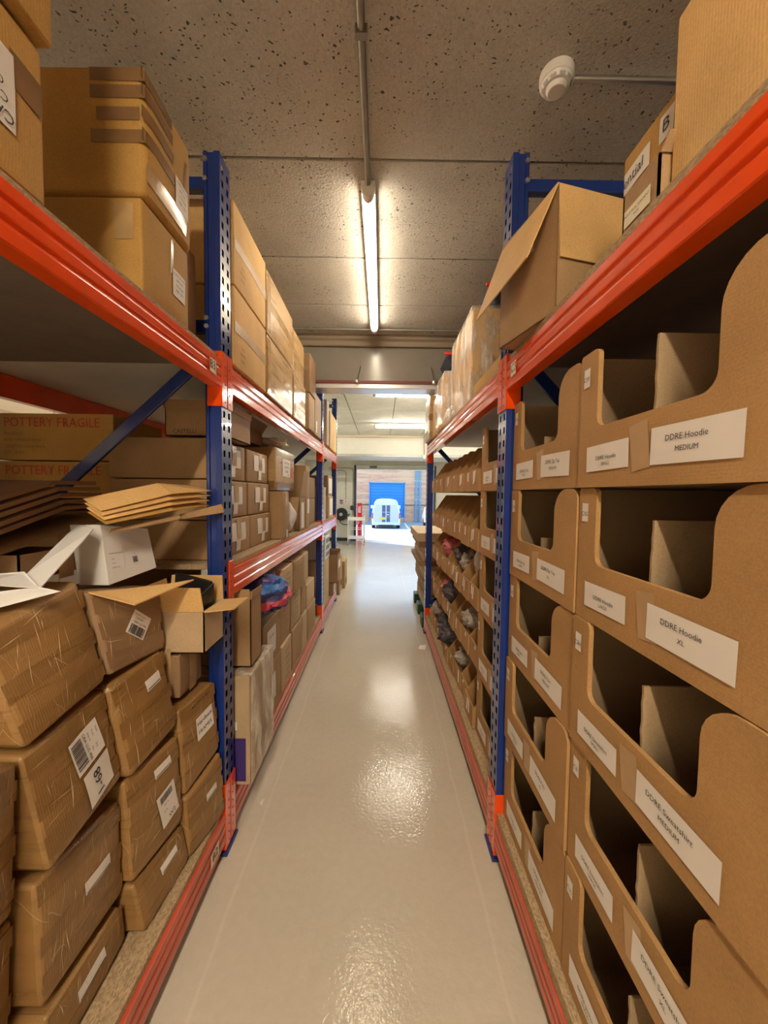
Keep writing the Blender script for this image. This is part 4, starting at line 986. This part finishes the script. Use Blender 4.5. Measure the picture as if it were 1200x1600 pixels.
# ------------------------------------------------------------------ beyond the racks
r = root('flattened_carton_pallet', (.86, 4.55, 0), 'green plastic pallet standing past the bin rack', 'pallet')
for i, y in enumerate((4.06, 4.52, 4.98)):
    for x in (.52, .90, 1.28): finish('pallet_foot', MB().box(x-.07, x+.07, y-.09, y+.09, 0, .125), GREENPL, r, bevel=.008)
finish('pallet_deck', MB().box(.50, 1.36, 3.98, 5.06, .125, .15), GREENPL, r, bevel=.006)
z = .152; rnd = random.Random(3); n = 0
while z < 1.0:
    t = rnd.uniform(.045, .075) if n % 3 else rnd.uniform(.07, .1)
    dx, dy = rnd.uniform(-.035, .035), rnd.uniform(-.03, .03); w_ = .42+.09*(z/1.0)
    o = finish('flat_carton', MB().box(.925-w_+dx, 1.28+dx*.3, 4.02+dy, 5.0+dy, z, z+t-.004), (KRAFT_P, KRAFT, KRAFT_D)[n % 3], bevel=.004)
    tag(o, f'bundle of flattened cartons on the green pallet, {["lowest", "second", "third", "fourth", "fifth", "sixth", "seventh", "eighth", "ninth", "tenth", "eleventh", "twelfth", "thirteenth", "fourteenth"][n]} from the bottom', 'cardboard', 'flattened cartons on the pallet')
    z += t; n += 1
o = finish('paper_scrap', MB().slab((.36, 3.42, .002), (.42, 3.40, .002), (.44, 3.47, .02), (.38, 3.50, .004), .001), PAPER); tag(o, 'small white paper scrap on the floor by the bin rack', 'paper')
o = finish('paper_scrap', MB().slab((XL+.055, 1.665, .003), (XL+.072, 1.655, .002), (XL+.076, 1.675, .02), (XL+.06, 1.685, .006), .001), PAPER); tag(o, 'tiny torn paper scrap on the floor under the film-wound carton', 'paper')
# wall fittings left of the yard door
yw = FRONT-.012
tag(finish('conduit', MB().tube([(-1.62, yw, 2.16), (-1.20, yw, 2.16), (-1.115, yw, 2.12), (-1.10, yw, 2.05), (-1.10, yw, 1.24)], .010, 8), GALV), 'conduit bending down the cream wall to the round call point', 'conduit')
tag(finish('conduit', MB().tube([(-1.62, yw, 2.24), (-.98, yw, 2.24), (-.895, yw, 2.20), (-.88, yw, 2.12), (-.88, yw, 1.08)], .010, 8), GALV), 'conduit bending down the cream wall to the dark switch box', 'conduit')
r = root('call_point', (-1.10, FRONT, 1.22), 'small round red and white call point on the cream wall', 'call point')
finish('base', MB().cyl((-1.10, FRONT, 1.22), (-1.10, FRONT-.03, 1.22), .045, n=20), WHITEPL, r); finish('button', MB().cyl((-1.10, FRONT-.03, 1.22), (-1.10, FRONT-.038, 1.22), .022, n=16), RED, r)
r = root('safety_sign', (-1.24, FRONT, 1.16), 'small blue and red safety notice beside the call point', 'sign')
finish('panel', MB().box(-1.29, -1.18, FRONT-.006, FRONT-.001, 1.14, 1.27), PAPER, r); finish('blue_field', MB().box(-1.285, -1.185, FRONT-.009, FRONT-.006, 1.21, 1.265), plain('sign_blue', (.08, .12, .45), .5), r); finish('red_field', MB().box(-1.285, -1.185, FRONT-.009, FRONT-.006, 1.145, 1.19), RED, r)
r = root('switch_box', (-.90, FRONT, .99), 'dark switch box on the cream wall beside the door frame', 'switch')
finish('box', MB().box(-.955, -.835, FRONT-.06, FRONT-.001, .96, 1.09), DARKGREY, r, bevel=.008); finish('button', MB().cyl((-.895, FRONT-.06, 1.03), (-.895, FRONT-.07, 1.03), .02, n=12), GREENPL, r)
finish('cable', MB().tube([(-.89, FRONT-.02, .96), (-.88, FRONT-.03, .88), (-.89, FRONT-.02, .80)], .008, 6), MAROON, r)
r = root('door_sensor', (-.26, FRONT-.07, 2.28), 'small dark sensor bar on the header over the door', 'sensor')
finish('body', MB().box(-.38, -.16, FRONT-.10, FRONT-.061, 2.255, 2.292), DARKGREY, r, bevel=.005)
r = root('hose_reel', (-1.22, FRONT-.12, .83), 'round black hose reel mounted on the cream wall', 'hose reel')
c0 = V((-1.22, FRONT-.02, .83))
finish('drum', MB().cyl(c0+V((0, -.05, 0)), c0+V((0, -.23, 0)), .165, n=32), BLACKPL, r, bevel=.006)
finish('flange', MB().cyl(c0+V((0, -.03, 0)), c0+V((0, -.05, 0)), .19, n=32).cyl(c0+V((0, -.23, 0)), c0+V((0, -.25, 0)), .19, n=32), BLACKPL, r, bevel=.004)
finish('hub', MB().cyl(c0+V((0, -.25, 0)), c0+V((0, -.27, 0)), .05, n=20), GREYPL, r)
finish('bracket', MB().box(-1.12, -.96, FRONT-.20, FRONT-.001, .70, .84), TEAL, r, bevel=.01)
finish('hose', MB().tube([(-1.26, FRONT-.15, .66), (-1.25, FRONT-.16, .58), (-1.19, FRONT-.16, .53), (-1.05, FRONT-.16, .51), (-.98, FRONT-.15, .55)], .013, 8), BLACKRUB, r)
# trolley
tx0, tx1, ty0, ty1 = -.94, -.50, 10.42, 10.95
r = root('trolley', ((tx0+tx1)/2, 10.7, 0), 'white wire trolley with two shelves standing by the yard door', 'trolley')
for x in (tx0, tx1):
    for y in (ty0, ty1):
        finish('post', MB().cyl((x, y, .13), (x, y, .82), .012, n=10), WHITEPL, r)
        c = finish('caster', MB().cyl((x-.012, y, .05), (x+.012, y, .05), .05, n=18), GREYPL, r); finish('fork', MB().box(x-.018, x-.014, y-.012, y+.012, .05, .13).box(x+.014, x+.018, y-.012, y+.012, .05, .13).box(x-.018, x+.018, y-.012, y+.012, .112, .13), STEEL, c)
for z in (.18, .70): finish('shelf', MB().box(tx0-.01, tx1+.01, ty0-.01, ty1+.01, z, z+.035), WHITEPL, r, bevel=.006)
finish('rail', MB().box(tx0-.012, tx1+.012, ty0-.012, ty0-.002, .745, .80), WHITEPL, r, bevel=.003)
finish('side_bar', MB().tube([(tx0, ty0, .45), (tx1, ty0, .45)], .008, 8).tube([(tx0, ty1, .45), (tx1, ty1, .45)], .008, 8), WHITEPL, r)
r = root('fire_point_stand', (-.70, FRONT+.33, 0), 'tall red fire point stand just outside the door jamb', 'fire point')
finish('panel', MB().box(-.775, -.625, FRONT+.40, FRONT+.43, 0.02, 1.16), RED, r, bevel=.008); finish('base', MB().box(-.82, -.58, FRONT+.36, FRONT+.50, 0, .03), RED, r, bevel=.004)
finish('extinguisher', MB().cyl((-.70, FRONT+.335, .10), (-.70, FRONT+.335, .52), .055, n=18).cyl((-.70, FRONT+.335, .52), (-.70, FRONT+.335, .58), .055, .02, 18), RED, r, smooth=True)
finish('nozzle', MB().tube([(-.70, FRONT+.33, .585), (-.65, FRONT+.31, .62), (-.635, FRONT+.31, .50)], .012, 8), BLACKRUB, r)
finish('pictogram', MB().box(-.74, -.71, FRONT+.396, FRONT+.399, .86, 1.05).box(-.69, -.67, FRONT+.396, FRONT+.399, .90, 1.08).box(-.71, -.66, FRONT+.396, FRONT+.399, .86, .89), PAPER, r)
# far ceiling and trunking bits
tag(finish('conduit', MB().tube([(1.86, 5.6, FCEIL-.014), (1.05, 9.37, FCEIL-.014), (1.05, 9.36, 2.455)], .013, 8), GALV), 'conduit running along the far ceiling and down the cream beam', 'conduit')
r = root('junction_box', (1.05, 9.33, 2.36), 'small white fitting where the conduit meets the trunking', 'junction box')
finish('body', MB().cyl((1.05, 9.35, 2.44), (1.05, 9.35, 2.35), .055, .035, 16), WHITEPL, r)
tag(finish('cable', MB().tube([(-.72, 3.9, 2.62), (-.55, 4.0, 2.70), (-.45, 4.3, 2.76), (-.30, 4.5, 2.80), (.6, 5.0, 2.83), (1.5, 5.2, 2.86)], .006, 6), BLACKRUB), 'black cable slung under the far ceiling past the lintel', 'cable')

# ------------------------------------------------------------------ the yard
b = root('brick_building', (.4, 31, GY), 'pale red brick building across the yard with a blue roller door', 'building')
fx0, fx1, fzt = -1.0, 1.88, 2.36; fzb = -.47
mb = MB().box(-14, fx0, 31, 31.4, GY, 4.4).box(fx1, 16, 31, 31.4, GY, 4.4).box(fx0, fx1, 31, 31.4, fzt, 4.4).box(fx0, fx1, 31, 31.4, GY, fzb)
finish('wall', mb, BRICK, b)
d = MB()
for i in range(11):
    z0 = fzb+(fzt-fzb)*i/11; z1 = fzb+(fzt-fzb)*(i+1)/11
    d.prism([(31.10, z0), (31.10, z1), (31.085, z1-.02), (31.08, (z0+z1)/2), (31.085, z0+.02)], 'X', fx0, fx1)
finish('roller_door', d, SHUTBLUE, b)
finish('door_frame', MB().box(fx0-.06, fx0, 30.96, 31.1, GY, fzt+.08).box(fx1, fx1+.06, 30.96, 31.1, GY, fzt+.08).box(fx0-.06, fx1+.06, 30.96, 31.1, fzt, fzt+.08), PIPEBLUE, b)
for x in (2.85, 3.17):
    p = finish('downpipe', MB().cyl((x, 30.9, GY), (x, 30.9, 4.35), .075, n=14), PIPEBLUE, b, smooth=True)
    finish('pipe_clip', MB().box(x-.1, x+.1, 30.85, 31, 2.55, 2.62).box(x-.1, x+.1, 30.85, 31, 1.0, 1.07), WHITEPL, p)
finish('wall_rail', MB().box(-8, fx0-.06, 30.94, 31, .55, .60).box(fx1+.06, 10, 30.94, 31, .55, .60), DARKGREY, b)
# van, rear towards the viewer
vx, vy = .30, 25.0; vz = GY; W2 = .97
v = root('van', (vx, vy+2.3, vz), 'white panel van parked facing away in front of the blue roller door', 'van')
prof = [(-W2*.98, .28), (-W2, .95), (-W2*.93, 1.30), (-W2*.80, 1.80), (-W2*.68, 1.95), (-W2*.3, 2.01), (W2*.3, 2.01), (W2*.68, 1.95), (W2*.80, 1.80), (W2*.93, 1.30), (W2, .95), (W2*.98, .28)]
finish('body', MB().prism([(vx+a, vz+z) for a, z in prof], 'Y', vy, vy+4.4), VANWHITE, v, bevel=.05, seg=3)
for s, nm in ((-1, 'left'), (1, 'right')):
    x0, x1 = sorted((vx+s*.012, vx+s*W2*.86)); xt0, xt1 = sorted((vx+s*.012, vx+s*W2*.74))
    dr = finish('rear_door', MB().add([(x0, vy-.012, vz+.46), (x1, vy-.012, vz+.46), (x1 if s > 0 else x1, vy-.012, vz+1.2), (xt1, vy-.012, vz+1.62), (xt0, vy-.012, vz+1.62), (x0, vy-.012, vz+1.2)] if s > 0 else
                                    [(x0, vy-.012, vz+.46), (x1, vy-.012, vz+.46), (x1, vy-.012, vz+1.62), (xt0, vy-.012, vz+1.62), (x0, vy-.012, vz+1.2)], [tuple(range(6 if s > 0 else 5))]), VANSHADE, v)
    a, c_ = sorted((vx+s*.035, vx+s*.27))
    finish('dark_stripe', MB().box(a, c_, vy-.020, vy-.013, vz+.47, vz+.80).box(a, c_, vy-.020, vy-.013, vz+.82, vz+1.12).box(a, c_, vy-.020, vy-.013, vz+1.15, vz+1.60), plain('tinted_window_'+nm, (.10, .10, .14), .3), dr)
    a, c_ = sorted((vx+s*W2*.90, vx+s*W2*.985)); finish('tail_light', MB().box(a, c_, vy-.02, vy+.05, vz+.70, vz+1.08), RED, v, bevel=.01)
    a, c_ = sorted((vx+s*W2*.98, vx+s*(W2+.16))); finish('wing_mirror', MB().box(a, c_, vy+3.3, vy+3.4, vz+1.25, vz+1.5), VANWHITE, v, bevel=.03)
    for yy in (.75, 3.6):
        x0, x1 = sorted((vx+s*W2*.76, vx+s*W2*.99)); finish('wheel', MB().cyl((x0, vy+yy, vz+.32), (x1, vy+yy, vz+.32), .32, n=24), BLACKRUB, v)
finish('bumper', MB().box(vx-W2*.98, vx+W2*.98, vy-.09, vy+.1, vz+.26, vz+.44), VANWHITE, v, bevel=.03)
pl = finish('number_plate', MB().box(vx-.44, vx-.03, vy-.03, vy-.021, vz+.62, vz+.78), PLATE, v)
finish('door_handle', MB().box(vx+.05, vx+.22, vy-.04, vy-.021, vz+.94, vz+.99), WHITEPL, v)
finish('rear_step', MB().box(vx-.5, vx+.5, vy-.12, vy-.05, vz+.22, vz+.28), BLACKPL, v)
mb = MB().add([(1.82, 30.2, GY+.006), (1.95, 30.2, GY+.006), (1.92, 25.2, GY+.008), (1.79, 25.2, GY+.008), (1.84, 21.8, gz(21.8)+.008), (1.68, 21.8, gz(21.8)+.008)], [(0, 1, 2, 3), (3, 2, 4, 5)])
struct('parking_line', mb, PAPER).name = 'parking_line'
cr = root('car', (3.9, 26.5, GY), 'white car mostly hidden behind the far blue post', 'car')
finish('body', MB().prism([(24.2, GY+.3), (24.25, GY+.75), (24.7, GY+.9), (25.3, GY+1.4), (27.2, GY+1.42), (28.1, GY+.9), (28.5, GY+.85), (28.55, GY+.3)], 'X', 3.12, 4.8), VANWHITE, cr, bevel=.06, seg=3)
for x in (3.12, 4.62):
    for y in (25.1, 27.7): finish('wheel', MB().cyl((x, y, GY+.31), (x+.18, y, GY+.31), .31, n=20), BLACKRUB, cr)
